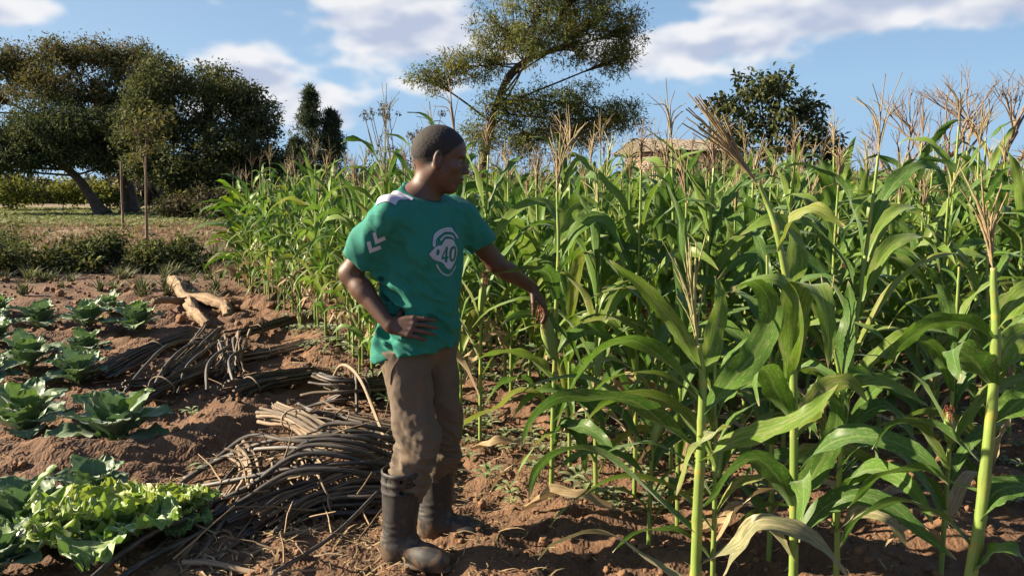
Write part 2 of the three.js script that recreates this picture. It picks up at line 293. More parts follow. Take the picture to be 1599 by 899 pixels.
frontMaize({
  base: [0.498, -2.05], seed: 1, r0: 0.0165, r1: 0.008, label: 'young maize plant in front with thick pale stalk and narrow green tassel in its whorl',
  stalk: [[0, 0.449, 0], [0.003, 0.745, 0], [0.004, 0.989, 0], [-0.012, 1.09, 0.01]],
  leaves: [
    [[[0.003, 1.0, 0], [-0.079, 1.144, 0.02], [-0.18, 1.258, 0.05], [-0.259, 1.319, 0.1]], 0.9, 0.05, 1, 0.2], [[[0.008, 1.0, 0], [0.039, 1.124, -0.03], [0.057, 1.208, -0.05], [0.052, 1.256, -0.1]], 0.8, 0.06, 1],
    [[[0.005, 0.94, 0], [-0.079, 1.028, -0.02], [-0.176, 1.093, -0.02], [-0.256, 1.08, 0.02], [-0.326, 1.023, 0.05], [-0.382, 0.883, 0.05]], 0.75, 0.072, 0], [[[0.006, 0.901, 0], [0.087, 0.981, -0.03], [0.165, 1.076, -0.05], [0.193, 1.175, -0.05], [0.138, 1.25, -0.02], [0.056, 1.243, 0.05]], 0.9, 0.08, 0, 0.1],
    [[[0.006, 0.835, 0], [0.019, 0.892, 0.12], [-0.044, 0.916, 0.25], [-0.106, 0.899, 0.34], [-0.135, 0.822, 0.36]], 0.2, 0.062, 3], [[[-0.003, 0.801, 0], [-0.099, 0.883, 0.05], [-0.192, 0.962, 0.1], [-0.296, 0.978, 0.12], [-0.385, 0.972, 0.1], [-0.446, 0.92, 0.1], [-0.477, 0.835, 0.1]], 0.55, 0.066, 2],
    [[[-0.005, 0.575, 0], [-0.074, 0.623, -0.05], [-0.168, 0.697, -0.1], [-0.266, 0.75, -0.15], [-0.367, 0.727, -0.2], [-0.426, 0.672, -0.2], [-0.449, 0.585, -0.2]], 0.55, 0.068, 2], [[[-0.001, 0.413, 0], [-0.117, 0.446, -0.1], [-0.18, 0.483, -0.15], [-0.281, 0.479, -0.2], [-0.377, 0.447, -0.2], [-0.419, 0.396, -0.2]], 0.4, 0.068, 8],
    [[[0.008, 0.768, 0], [0.067, 0.843, 0.06], [0.157, 0.888, 0.1], [0.241, 0.952, 0.14], [0.311, 1.014, 0.12]], 0.7, 0.07, 1], [[[0.019, 0.483, 0], [0.098, 0.569, 0.06], [0.136, 0.642, 0.1], [0.223, 0.635, 0.12], [0.297, 0.586, 0.12], [0.363, 0.51, 0.12]], 0.5, 0.066, 8]],
  low: [[0.22, 2.6, 0.55, 0.07, 2], [0.12, -0.4, 0.4, 0.06, 9]],
  tassel: { p: [-0.012, 1.07, 0.01], axis: [-0.16, 1, 0.06], size: 0.25, n: 13, spread: 0.22, m: 2, droop: 0.1, thick: 0.7 },
});
frontMaize({
  base: [0.915, -2.45], seed: 2, r0: 0.0155, r1: 0.006, label: 'maize plant with large brown tassel bent over to the left above the crop',
  stalk: [[0, 0.244, 0], [-0.015, 0.585, 0], [-0.029, 0.889, 0], [-0.058, 1.172, 0], [-0.099, 1.348, 0], [-0.128, 1.446, -0.02], [-0.16, 1.51, -0.01]],
  leaves: [
    [[[-0.033, 0.889, 0], [-0.023, 1.054, 0.05], [-0.071, 1.185, 0.1], [-0.14, 1.23, 0.12], [-0.205, 1.222, 0.1], [-0.264, 1.185, 0.1]], 0.8, 0.09, 1], [[[-0.037, 0.9, 0], [-0.05, 1.1, 0.04], [-0.05, 1.2, 0.1], [-0.045, 1.21, 0.2], [-0.04, 1.13, 0.27], [-0.04, 1.0, 0.29]], 0.1, 0.1, 1, 0.1],
    [[[-0.06, 1.159, 0], [-0.023, 1.294, -0.05], [-0.021, 1.354, -0.1], [-0.087, 1.393, -0.1], [-0.189, 1.342, -0.1]], 0.8, 0.08, 1], [[[-0.027, 0.758, 0], [-0.102, 0.876, 0.05], [-0.152, 0.952, 0.1], [-0.198, 0.951, 0.15], [-0.198, 0.867, 0.2]], 0.6, 0.085, 0],
    [[[-0.02, 0.705, 0], [0.052, 0.797, -0.05], [0.121, 0.851, -0.1], [0.186, 0.864, -0.1], [0.257, 0.796, -0.1]], 0.6, 0.08, 3], [[[-0.01, 0.463, 0], [-0.094, 0.607, 0.06], [-0.172, 0.674, 0.1], [-0.233, 0.648, 0.1], [-0.292, 0.557, 0.1], [-0.346, 0.508, 0.1]], 0.55, 0.08, 2],
    [[[-0.008, 0.49, 0], [0.063, 0.591, -0.02], [0.122, 0.689, -0.05], [0.13, 0.797, -0.05], [0.075, 0.85, -0.05]], 0.7, 0.08, 0], [[[-0.004, 0.34, 0], [0.075, 0.463, 0], [0.167, 0.537, 0.05], [0.259, 0.518, 0.1], [0.324, 0.462, 0.15], [0.411, 0.396, 0.2]], 0.5, 0.07, 2],
    [[[-0.005, 0.298, 0], [-0.078, 0.395, 0], [-0.15, 0.435, 0.06], [-0.211, 0.387, 0.1], [-0.258, 0.294, 0.1]], 0.5, 0.075, 8], [[[-0.09, 1.3, 0], [-0.06, 1.4, 0.03], [-0.02, 1.43, 0.08], [0.05, 1.38, 0.14]], 0.4, 0.07, 3]],
  low: [[0.6, 0.6, 0.5, 0.085, 2, 60, -60], [0.5, 1.8, 0.45, 0.08, 0, 60, -70]],
  tassel: { p: [-0.16, 1.5, -0.01], axis: [-0.62, 0.8, 0.02], size: 0.29, n: 18, spread: 0.26, m: 0, droop: 0.12, thick: 0.9 },
});
frontMaize({
  base: [1.186, -1.95], seed: 3, r0: 0.0165, r1: 0.007, label: 'maize plant at right front with thick leaning yellow green stalk',
  stalk: [[0, 0.466, 0], [0.015, 0.696, 0], [0.02, 0.93, 0], [0.017, 1.137, 0], [0.006, 1.22, 0], [-0.002, 1.3, 0]],
  leaves: [
    [[[0.016, 1.117, 0], [-0.05, 1.158, 0], [-0.12, 1.159, -0.02], [-0.18, 1.107, -0.05], [-0.22, 1.026, -0.08]], 0.6, 0.07, 0], [[[0.017, 1.004, 0], [-0.073, 1.087, 0.05], [-0.131, 1.113, 0.08], [-0.15, 1.05, 0.15]], 0.5, 0.085, 2],
    [[[0.027, 0.782, 0], [-0.03, 0.84, -0.05], [-0.09, 0.88, -0.1], [-0.16, 0.87, -0.12], [-0.22, 0.8, -0.12]], 0.6, 0.05, 2], [[[0.022, 0.72, 0], [-0.04, 0.73, -0.06], [-0.1, 0.75, -0.1], [-0.18, 0.71, -0.15], [-0.24, 0.6, -0.2]], 0.5, 0.055, 0],
    [[[0.017, 1.148, 0], [0.051, 1.209, 0], [0.116, 1.246, -0.02], [0.184, 1.203, -0.04]], 0.6, 0.07, 1], [[[0.029, 0.909, 0], [0.077, 0.951, 0], [0.138, 0.988, -0.02], [0.216, 0.951, -0.04]], 0.7, 0.075, 0],
    [[[0.008, 0.653, 0], [0.054, 0.729, 0], [0.125, 0.739, 0], [0.203, 0.675, 0]], 0.5, 0.07, 2], [[[0.009, 0.566, 0], [-0.05, 0.631, -0.05], [-0.14, 0.66, -0.1], [-0.24, 0.58, -0.15], [-0.28, 0.5, -0.15]], 0.5, 0.06, 2],
    [[[0.008, 0.499, 0], [0.03, 0.585, 0.04], [0.057, 0.605, 0.06], [0.112, 0.552, 0.06]], 0.4, 0.06, 0], [[[0.022, 1.035, 0], [0.08, 1.099, -0.04], [0.145, 1.123, -0.08], [0.203, 1.087, -0.1]], 0.7, 0.075, 1]],
  low: [[0.3, 2.2, 0.45, 0.06, 2], [0.2, -0.5, 0.4, 0.06, 9]],
  tassel: { p: [-0.002, 1.29, 0], axis: [-0.2, 1, 0], size: 0.22, n: 8, spread: 0.35, m: 0, droop: 0.1, thick: 0.7 },
});
frontMaize({
  base: [1.182, -2.75], seed: 4, r0: 0.012, r1: 0.005, label: 'short slender maize plant with a pale unopened tassel between two taller plants', widths: 0.07,
  stalk: [[0, 0.091, 0], [-0.008, 0.397, 0], [-0.009, 0.697, 0], [-0.03, 0.85, 0], [-0.05, 0.93, 0]],
  leaves: [
    [[[-0.013, 0.785, 0], [0.092, 0.822, 0.03], [0.169, 0.798, 0.05], [0.258, 0.746, 0.06]], 0.6, 0.055, 1], [[[-0.016, 0.741, 0], [0.046, 0.837, -0.03], [0.129, 0.817, -0.05], [0.235, 0.814, -0.06]], 0.6, 0.055, 0],
    [[[-0.012, 0.608, 0], [0.07, 0.697, 0], [0.14, 0.726, 0], [0.232, 0.637, 0], [0.283, 0.518, 0]], 0.5, 0.065, 2], [[[-0.009, 0.488, 0], [0.039, 0.595, 0.05], [0.099, 0.626, 0.1], [0.217, 0.525, 0.1], [0.332, 0.328, 0.12]], 0.5, 0.06, 2],
    [[[-0.015, 0.8, 0], [-0.008, 0.945, 0], [0.007, 1.086, -0.02], [-0.005, 1.172, -0.02]], 0.3, 0.085, 2], [[[-0.012, 0.667, 0], [-0.078, 0.77, 0], [-0.109, 0.814, 0], [-0.138, 0.74, 0.05], [-0.139, 0.624, 0.05]], 0.5, 0.08, 0],
    [[[-0.007, 0.367, 0], [0.032, 0.477, 0.05], [0.076, 0.554, 0.1], [0.047, 0.647, 0.12]], 0.7, 0.08, 2], [[[-0.004, 0.259, 0], [0.06, 0.357, 0.05], [0.12, 0.36, 0.1], [0.2, 0.25, 0.1]], 0.5, 0.07, 8]],
  low: [[0.35, 1.2, 0.5, 0.08, 0, 60, -60], [0.2, 3.4, 0.4, 0.06, 2]],
  tassel: { p: [-0.05, 0.9, 0], axis: [-0.2, 1, 0], size: 0.26, n: 6, spread: 0.22, m: 2, droop: 0, thick: 0.9 },
});
{
  const g = frontMaize({
    base: [0.183, -3.6], seed: 5, r0: 0.0135, r1: 0.006, label: 'maize plant beside the farmer with the ear that he holds',
    stalk: [[0, 0.018, 0], [0.009, 0.438, 0], [0.018, 0.89, 0], [0.027, 1.241, 0], [0.019, 1.471, 0]],
    leaves: [
      [[[0.017, 0.979, 0], [-0.019, 1.109, 0.12], [-0.101, 1.154, 0.28], [-0.208, 1.15, 0.36], [-0.311, 1.133, 0.4]], 0.25, 0.085, 2, 0.1], [[[0.013, 0.711, 0], [0.112, 0.83, 0], [0.229, 0.83, 0], [0.334, 0.711, 0]], 0.5], [[[0.014, 0.59, 0], [-0.094, 0.722, 0.05], [-0.239, 0.762, 0.1], [-0.365, 0.729, 0.15]], 0.35, 0.085, 1],
      [[[0.012, 0.468, 0], [-0.123, 0.573, 0.05], [-0.268, 0.497, 0.1], [-0.397, 0.443, 0.12], [-0.456, 0.354, 0.12]], 0.5, 0.08, 3], [[[0.015, 0.407, 0], [0.111, 0.543, 0.05], [0.199, 0.483, 0.05], [0.261, 0.301, 0.05]], 0.5, 0.08, 2], [[[0.022, 1.125, 0], [0.107, 1.299, 0], [0.222, 1.357, 0], [0.325, 1.212, 0]], 0.6, 0.085, 0],
      [[[0.02, 1.2, 0], [0.1, 1.4, -0.1], [0.2, 1.42, -0.18], [0.28, 1.3, -0.22]], 0.6, 0.085, 1], [[[0.02, 1.386, 0], [0.076, 1.556, 0], [0.118, 1.613, 0], [0.19, 1.556, 0]], 0.6, 0.07, 1], [[[0.016, 0.284, 0], [0.053, 0.422, 0.05], [0.123, 0.378, 0.1], [0.154, 0.197, 0.1]], 0.5, 0.07, 2]],
    low: [[0.3, 0.8, 0.5, 0.075, 2], [0.15, 2.4, 0.4, 0.06, 9]],
    tassel: { p: [0.019, 1.46, 0], axis: [0.05, 1, 0], size: 0.28, n: 11, spread: 0.4, m: 3 },
  });
  earParts(V(0.005, 0.72 - g.position.y, 0.01), V(-0.042, 0.935 - g.position.y, 0.065), 0.027, mulberry(77), g, 0.12);
}

// the rows of the field: nearest plants one by one, those deep in the field as one mass
{
  const rnd = mulberry(2024), fwd = V(0, -Math.sin(7.3 * RAD), -Math.cos(7.3 * RAD)), upv = V(0, Math.cos(7.3 * RAD), -Math.sin(7.3 * RAD)), near = [], far = [];
  const fronts = [[0.498, -2.05], [0.915, -2.45], [1.186, -1.95], [1.182, -2.75], [0.183, -3.6]];
  const spots = [[0.395, -3.6], [0.6, -3.74], [0.84, -3.88], [1.08, -4.2], [0.72, -3.32], [1.42, -3.35], [1.02, -3.4], [0.3, -4.0], [2.05, -3.3]];
  for (let k = 0; k < 75; k++) for (let t = -40; t < 200; t++) {
    const j = ROW_O.clone().addScaledVector(ROW_N, 0.72 * k + (rnd() - 0.5) * 0.14).addScaledVector(ROW_D, 0.225 * t + (rnd() - 0.5) * 0.14); spots.push([j.x, j.z, k]);
  }
  for (const [x, z, k] of spots) {
    if ((x - ROW_O.x) * ROW_D.x + (z - ROW_O.z) * ROW_D.z > 9.3 || z < -34 || z > -3.25 || rnd() < 0.06) continue;
    if (z > -3.45 - 0.36 * Math.max(0, x - 0.3) && k !== undefined) continue;
    if (fronts.some(([a, b]) => Math.hypot(a - x, b - z) < 0.2)) continue;
    if (Math.hypot(x + 0.3, z + 3.15) < 0.8 || (x < 0.05 && z > -4.15)) continue;
    const d = V(x, 0.9 - 1.5, z), dz = d.dot(fwd), u = d.x / dz, v = d.dot(upv) / dz;
    if (Math.abs(u) > 0.642 + 0.6 / dz) continue;
    (near.length < 0 ? near : far).push({ x, z, dz });
  }
  far.sort((a, b) => a.dz - b.dz);
  near.push(...far.splice(0, 289));
  const protos = []; for (let i = 0; i < 12; i++) protos.push(maizePlant(900 + i * 17, { h: i > 8 ? 1.0 + 0.06 * (i - 8) : undefined }));
  near.forEach((p, i) => {
    const g = protos[Math.floor(rnd() * protos.length)].clone(), s = 0.9 + 0.2 * rnd(), slim = rowAcross(p.x, p.z) < 0.5 ? 0.74 : 0.88; g.name = numbered('maize_plant'); g.position.set(...at(p.x, p.z)); g.rotation.set((rnd() - 0.5) * 0.1, rnd() * 6.28, (rnd() - 0.5) * 0.1); g.scale.set(s * slim, s * (0.97 + 0.1 * rnd()), s * slim); scene.add(g);
    const edge = rowAcross(p.x, p.z) < 0.4, left = edge && p.z < -5.5, ahead = p.z > -4.6;
    p.g = g; p.zone = left ? 1 : ahead ? 2 : 0;
    tag(g, 'tasselled green maize plant standing inside the dense rows of the field', 'maize plant', 'maize plants inside the field');
  });
  // short plants filling the gaps between the nearest ones
  [[0.74, -2.78, 0.72, 'short leafy maize plant between the two nearest thick stalks'], [1.02, -3.0, 0.78, 'short leafy maize plant just behind the one with the bent tassel'], [0.55, -3.05, 0.7, 'small maize plant on the open soil left of the bent tassel plant'], [1.62, -2.85, 0.74, 'short maize plant behind the thick stalk at right front']].forEach(([x, z, s, label], i) => {
    const g = protos[(i * 5 + 9) % 12].clone(); g.name = numbered('maize_plant'); g.position.set(...at(x, z)); g.rotation.y = i * 2.1 + 0.6; g.scale.set(s, s, s); scene.add(g); for (const c of g.children.filter((c) => c.name === 'tassel')) g.remove(c); tag(g, label, 'maize plant', 'maize plants in the field');
  });
  const nth = ['first', 'second', 'third', 'fourth', 'fifth', 'sixth', 'seventh', 'eighth', 'ninth', 'tenth', 'eleventh', 'twelfth', 'thirteenth', 'fourteenth', 'fifteenth', 'sixteenth', 'seventeenth', 'eighteenth', 'nineteenth', 'twentieth', 'twenty first', 'twenty second', 'twenty third', 'twenty fourth', 'twenty fifth', 'twenty sixth', 'twenty seventh', 'twenty eighth', 'twenty ninth', 'thirtieth'];
  near.filter((p) => p.zone === 1).sort((a, b) => b.z - a.z).forEach((p, i) => tag(p.g, `${nth[i]} maize plant of the outer left row, counted from the farmer`, 'maize plant', 'maize plants along the left edge'));
  near.filter((p) => p.zone === 2).sort((a, b) => a.x / a.z < b.x / b.z ? 1 : -1).forEach((p, i) => tag(p.g, `${nth[i]} maize plant from the farmer along the ragged front of the field`, 'maize plant', 'maize plants at the front of the field'));
  // deep plants
  for (let v = 0; v < 4; v++) {
    const p = maizePlan(300 + v * 7), L = [], add = (g, c) => { g.deleteAttribute('uv'); L.push(paint(g, () => c)); };
    add(tube(p.stalk, (s) => lerp(0.013, 0.006, s), { seg: 5, sides: 4 }), [0.25, 0.33, 0.07]);
    for (const l of p.leaves) add(maizeLeaf(l.path, l.W * 1.05, { ...l, ns: 7, nc: 2 }), l.m === 9 ? [0.4, 0.3, 0.14] : [[0.11, 0.255, 0.014], [0.165, 0.315, 0.014], [0.08, 0.205, 0.018], [0.25, 0.35, 0.018]][l.m]);
    add(tasselGeo(p.stalk[4], V((p.rnd() - 0.5) * 0.5, 1, (p.rnd() - 0.5) * 0.5), 0.22, 7, p.rnd, { sides: 3, seg: 4, droop: 0.6, thick: 0.8 }), [[0.31, 0.23, 0.13], [0.27, 0.185, 0.115], [0.32, 0.28, 0.13], [0.29, 0.21, 0.13]][v]);
    const list = far.filter((_, i) => i % 4 === v).map((q) => ({ p: [q.x, gy(q.x, q.z, 0), q.z], r: [(rnd() - 0.5) * 0.12, rnd() * 6.28, (rnd() - 0.5) * 0.12], s: 0.9 + 0.22 * rnd(), c: [0.9 + 0.2 * rnd(), 0.92 + 0.16 * rnd(), 0.9 + 0.2 * rnd()] }));
    instanced('maize_field', merge(L), leafy([1, 1, 1], 0.42, { vertexColors: true, clearcoat: 0.25, clearcoatRoughness: 0.4, specularIntensity: 0.35 }), list, 'far rows of maize massed together at the back of the field', 'maize field');
  }
}

// ---------------------------------------------------------------- the farmer
const v3 = (a) => V(a[0], a[1], a[2]);
function sdfMesh(fn, lo, hi, cell, color) {
  const n = [0, 1, 2].map((k) => Math.ceil((hi[k] - lo[k]) / cell) + 1), [nx, ny, nz] = n, val = new Float32Array(nx * ny * nz), B = 6, reach = B * cell * 0.87 * 1.7;
  for (let z0 = 0; z0 < nz; z0 += B) for (let y0 = 0; y0 < ny; y0 += B) for (let x0 = 0; x0 < nx; x0 += B) {
    const d = fn(lo[0] + (x0 + B / 2) * cell, lo[1] + (y0 + B / 2) * cell, lo[2] + (z0 + B / 2) * cell), skip = Math.abs(d) > reach;
    for (let z = z0; z < Math.min(nz, z0 + B); z++) for (let y = y0; y < Math.min(ny, y0 + B); y++) for (let x = x0; x < Math.min(nx, x0 + B); x++) val[(z * ny + y) * nx + x] = skip ? d : fn(lo[0] + x * cell, lo[1] + y * cell, lo[2] + z * cell);
  }
  const ids = new Int32Array(nx * ny * nz).fill(-1), P = [], I = [], at3 = (x, y, z) => (z * ny + y) * nx + x;
  const E = [[0, 0, 0, 1, 0, 0], [0, 1, 0, 1, 1, 0], [0, 0, 1, 1, 0, 1], [0, 1, 1, 1, 1, 1], [0, 0, 0, 0, 1, 0], [1, 0, 0, 1, 1, 0], [0, 0, 1, 0, 1, 1], [1, 0, 1, 1, 1, 1], [0, 0, 0, 0, 0, 1], [1, 0, 0, 1, 0, 1], [0, 1, 0, 0, 1, 1], [1, 1, 0, 1, 1, 1]];
  for (let z = 0; z < nz - 1; z++) for (let y = 0; y < ny - 1; y++) for (let x = 0; x < nx - 1; x++) {
    let neg = 0; for (let c = 0; c < 8; c++) if (val[at3(x + (c & 1), y + ((c >> 1) & 1), z + (c >> 2))] < 0) neg++;
    if (neg === 0 || neg === 8) continue;
    let sx = 0, sy = 0, sz = 0, m = 0;
    for (const [a, b, c, d, e, f] of E) { const p = val[at3(x + a, y + b, z + c)], q = val[at3(x + d, y + e, z + f)]; if ((p < 0) !== (q < 0)) { const t = p / (p - q); sx += a + (d - a) * t; sy += b + (e - b) * t; sz += c + (f - c) * t; m++; } }
    ids[at3(x, y, z)] = P.length / 3; P.push(lo[0] + (x + sx / m) * cell, lo[1] + (y + sy / m) * cell, lo[2] + (z + sz / m) * cell);
  }
  const quad = (a, b, c, d, flip) => { if (a < 0 || b < 0 || c < 0 || d < 0) return; if (flip) I.push(a, c, b, a, d, c); else I.push(a, b, c, a, c, d); };
  for (let z = 1; z < nz - 1; z++) for (let y = 1; y < ny - 1; y++) for (let x = 1; x < nx - 1; x++) {
    const v = val[at3(x, y, z)] < 0;
    if (v !== val[at3(x + 1, y, z)] < 0) quad(ids[at3(x, y - 1, z - 1)], ids[at3(x, y, z - 1)], ids[at3(x, y, z)], ids[at3(x, y - 1, z)], !v);
    if (v !== val[at3(x, y + 1, z)] < 0) quad(ids[at3(x - 1, y, z - 1)], ids[at3(x - 1, y, z)], ids[at3(x, y, z)], ids[at3(x, y, z - 1)], !v);
    if (v !== val[at3(x, y, z + 1)] < 0) quad(ids[at3(x - 1, y - 1, z)], ids[at3(x, y - 1, z)], ids[at3(x, y, z)], ids[at3(x - 1, y, z)], !v);
  }
  const N = new Float32Array(P.length), e = cell * 0.5, C = color ? [] : null, U = [];
  for (let i = 0; i < P.length; i += 3) {
    let x = P[i], y = P[i + 1], z = P[i + 2];
    const d = fn(x, y, z), gx = fn(x + e, y, z) - fn(x - e, y, z), gyy = fn(x, y + e, z) - fn(x, y - e, z), gz = fn(x, y, z + e) - fn(x, y, z - e), l = Math.hypot(gx, gyy, gz) || 1, st = clamp(d * 0.8 * Math.min(1, 2 * e / l), -cell * 0.5, cell * 0.5);
    P[i] = x - gx / l * st; P[i + 1] = y - gyy / l * st; P[i + 2] = z - gz / l * st; N[i] = gx / l; N[i + 1] = gyy / l; N[i + 2] = gz / l;
    U.push((x + z * 0.7) * 2, y * 2);
    if (C) C.push(...color(x, y, z));
  }
  const g = new THREE.BufferGeometry();
  g.setAttribute('position', new THREE.Float32BufferAttribute(P, 3)); g.setAttribute('normal', new THREE.BufferAttribute(N, 3)); g.setAttribute('uv', new THREE.Float32BufferAttribute(U, 2));
  if (C) g.setAttribute('color', new THREE.Float32BufferAttribute(C, 3));
  g.setIndex(I); return g;
}
const smin = (a, b, k) => { const h = Math.max(k - Math.abs(a - b), 0) / k; return Math.min(a, b) - h * h * k * 0.25; };
const smax = (a, b, k) => -smin(-a, -b, k);
function cone(a, b, r1, r2) { // tapered capsule
  const bx = b[0] - a[0], by = b[1] - a[1], bz = b[2] - a[2], bb = bx * bx + by * by + bz * bz;
  return (x, y, z) => { const px = x - a[0], py = y - a[1], pz = z - a[2], h = clamp((px * bx + py * by + pz * bz) / bb), dx = px - bx * h, dy = py - by * h, dz = pz - bz * h; return Math.sqrt(dx * dx + dy * dy + dz * dz) - (r1 + (r2 - r1) * h); };
}
const ell = (c, r, ax = null) => (x, y, z) => { let px = x - c[0], py = y - c[1], pz = z - c[2]; if (ax) { const q = [px * ax[0][0] + py * ax[0][1] + pz * ax[0][2], px * ax[1][0] + py * ax[1][1] + pz * ax[1][2], px * ax[2][0] + py * ax[2][1] + pz * ax[2][2]]; [px, py, pz] = q; } const k0 = Math.hypot(px / r[0], py / r[1], pz / r[2]), k1 = Math.hypot(px / r[0] ** 2, py / r[1] ** 2, pz / r[2] ** 2); return k1 > 1e-9 ? k0 * (k0 - 1) / k1 : -Math.min(...r); };

const farmer = thing('person', 'person in a green shirt and rubber boots standing with hand on hip', 'person', [-0.36, 0, -3.12]);
{
  const ORG = [-0.36, 0, -3.12], L = (p) => [p[0] - ORG[0], p[1] - ORG[1], p[2] - ORG[2]];
  // body frame: f ahead, l to his left
  const FA = 34 * RAD, f = [Math.cos(FA), 0, Math.sin(FA)], l = [Math.sin(FA), 0, -Math.cos(FA)];
  const P0 = L([-0.378, 0.9, -3.12]), NK = L([-0.345, 1.47, -3.13]);
  const off = (p, a, b, c) => [p[0] + f[0] * a + l[0] * b, p[1] + c, p[2] + f[2] * a + l[2] * b];
  const shR = L([-0.452, 1.392, -2.985]), elR = L([-0.624, 1.165, -3.05]), wrR = L([-0.462, 0.982, -2.955]);
  const shL = L([-0.222, 1.392, -3.265]), elL = L([-0.067, 1.171, -3.37]), wrL = L([0.088, 1.056, -3.49]);
  // hands
  function hand(w, X, Y, leftHand, curls, spread, thumb) {
    X = v3(X).normalize(); Y = v3(Y); Y.addScaledVector(X, -Y.dot(X)).normalize(); const Z = leftHand ? X.clone().cross(Y) : Y.clone().cross(X), W = v3(w), pr = [], put = (p) => [p.x, p.y, p.z];
    const q = (a, b, c) => W.clone().addScaledVector(X, a).addScaledVector(Y, b).addScaledVector(Z, c);
    const palm = [];
    for (let i = 0; i < 4; i++) {
      const k = q([0.088, 0.092, 0.087, 0.078][i], 0.002, 0.032 - 0.0215 * i);
      palm.push(cone(put(q(0.012, -0.002, 0.016 - 0.011 * i)), put(k), 0.0165, 0.0115));
      let d = X.clone().addScaledVector(Z, spread * (1.5 - i)).normalize(), p = k; const lens = [0.043, 0.025, 0.02].map((e) => e * [0.96, 1.06, 1, 0.8][i]);
      lens.forEach((len, j) => { d = d.clone().applyAxisAngle(Z, (leftHand ? -1 : 1) * curls[i][j] * (1)); const e = p.clone().addScaledVector(d, len); pr.push(cone(put(p), put(e), [0.0098, 0.0088, 0.008][j], [0.0088, 0.008, 0.0068][j])); p = e; });
    }
    let p = q(0.022, -0.008, 0.026), d;
    thumb.forEach(([a, b, c, len, r], j) => { d = X.clone().multiplyScalar(a).addScaledVector(Y, b).addScaledVector(Z, c).normalize(); const e = p.clone().addScaledVector(d, len); pr.push(cone(put(p), put(e), r, r * 0.86)); p = e; });
    return (x, y, z) => { let a = 1e9; for (const c of palm) a = smin(a, c(x, y, z), 0.012); let b = 1e9; for (const c of pr) b = smin(b, c(x, y, z), 0.0025); return smin(a, b, 0.006); };
  }
  const handR = hand(wrR, [0.985, -0.06, 0.13], [-0.1, 0.42, 0.9], false, [[0.18, 0.3, 0.2], [0.22, 0.32, 0.22], [0.26, 0.34, 0.22], [0.3, 0.36, 0.24]], 0.05, [[0.25, -0.5, 0.85, 0.04, 0.0125], [0.1, -0.7, 0.6, 0.03, 0.0105], [0.1, -0.8, 0.4, 0.022, 0.0095]]);
  const handL = hand(wrL, [0.5, -0.72, -0.1], [0.82, 0.5, 0.15], true, [[0.35, 0.5, 0.3], [0.3, 0.5, 0.35], [0.4, 0.55, 0.35], [0.5, 0.55, 0.35]], 0.06, [[0.7, -0.4, 0.55, 0.04, 0.0125], [0.85, -0.5, 0.25, 0.03, 0.0105], [0.8, -0.6, 0.0, 0.024, 0.0095]]);
  // head
  const HC = L([-0.277, 1.604, -3.125]), ha = -4 * RAD, ht = -12 * RAD; // bearing (a little away from us), chin tilt
  const hf = [Math.cos(ht) * Math.cos(ha), Math.sin(ht), Math.cos(ht) * Math.sin(ha)], hs = [Math.sin(ha), 0, -Math.cos(ha)], hu = [-Math.sin(ht) * Math.cos(ha), Math.cos(ht), -Math.sin(ht) * Math.sin(ha)];
  const toHead = (x, y, z) => { const a = x - HC[0], b = y - HC[1], c = z - HC[2]; return [a * hf[0] + b * hf[1] + c * hf[2], a * hu[0] + b * hu[1] + c * hu[2], a * hs[0] + b * hs[1] + c * hs[2]]; };
  const skull = ell([-0.012, 0.040, 0], [0.097, 0.086, 0.075]), occ = ell([-0.055, 0.015, 0], [0.055, 0.06, 0.058]), face = ell([0.034, -0.03, 0], [0.058, 0.085, 0.059]), chin = ell([0.062, -0.102, 0], [0.024, 0.02, 0.025]), forehead = ell([0.045, 0.045, 0], [0.045, 0.045, 0.056]);
  const jaw = cone([-0.008, -0.05, 0.050], [0.056, -0.098, 0.016], 0.02, 0.018), nose = cone([0.088, 0.012, 0], [0.107, -0.027, 0], 0.008, 0.0125), nost = ell([0.099, -0.032, 0.012], [0.013, 0.0095, 0.009]), brow = ell([0.079, 0.026, 0.027], [0.016, 0.009, 0.026]), eyeb = ell([0.071, 0.006, 0.03], [0.0135, 0.0125, 0.0135]), sock = ell([0.091, 0.005, 0.032], [0.014, 0.012, 0.018]), cheek = ell([0.055, -0.022, 0.043], [0.024, 0.018, 0.017]), lipU = ell([0.092, -0.060, 0], [0.0135, 0.0075, 0.026]), lipD = ell([0.089, -0.073, 0], [0.0125, 0.0085, 0.023]), muzzle = ell([0.074, -0.062, 0], [0.02, 0.026, 0.032]);
  const earO = ell([-0.008, -0.004, 0.077], [0.017, 0.033, 0.0085]), earI = ell([-0.003, 0.0, 0.0865], [0.0095, 0.02, 0.007]), lobe = ell([-0.003, -0.033, 0.073], [0.01, 0.011, 0.007]);
  const headAt = (x, y, z) => {
    const [u, v, w0] = toHead(x, y, z), w = Math.abs(w0);
    if (u * u + v * v + w * w > 0.05) return Math.sqrt(u * u + v * v + w * w) - 0.14;
    let d = smin(skull(u, v, w), occ(u, v, w), 0.03); d = smin(d, face(u, v, w), 0.03); d = smin(d, forehead(u, v, w), 0.02); d = smin(d, jaw(u, v, w), 0.025); d = smin(d, chin(u, v, w), 0.022); d = smin(d, muzzle(u, v, w), 0.02);
    d = smin(d, brow(u, v, w), 0.012); d = smax(d, -sock(u, v, w), 0.012); d = smin(d, eyeb(u, v, w), 0.003); d = smin(d, cheek(u, v, w), 0.02); d = smin(d, nose(u, v, w), 0.012); d = smin(d, nost(u, v, w), 0.006); d = smin(d, lipU(u, v, w), 0.006); d = smin(d, lipD(u, v, w), 0.005);
    let e = smax(earO(u, v, w), -earI(u, v, w), 0.005); e = smin(e, lobe(u, v, w), 0.008); return smin(d, e, 0.006);
  };
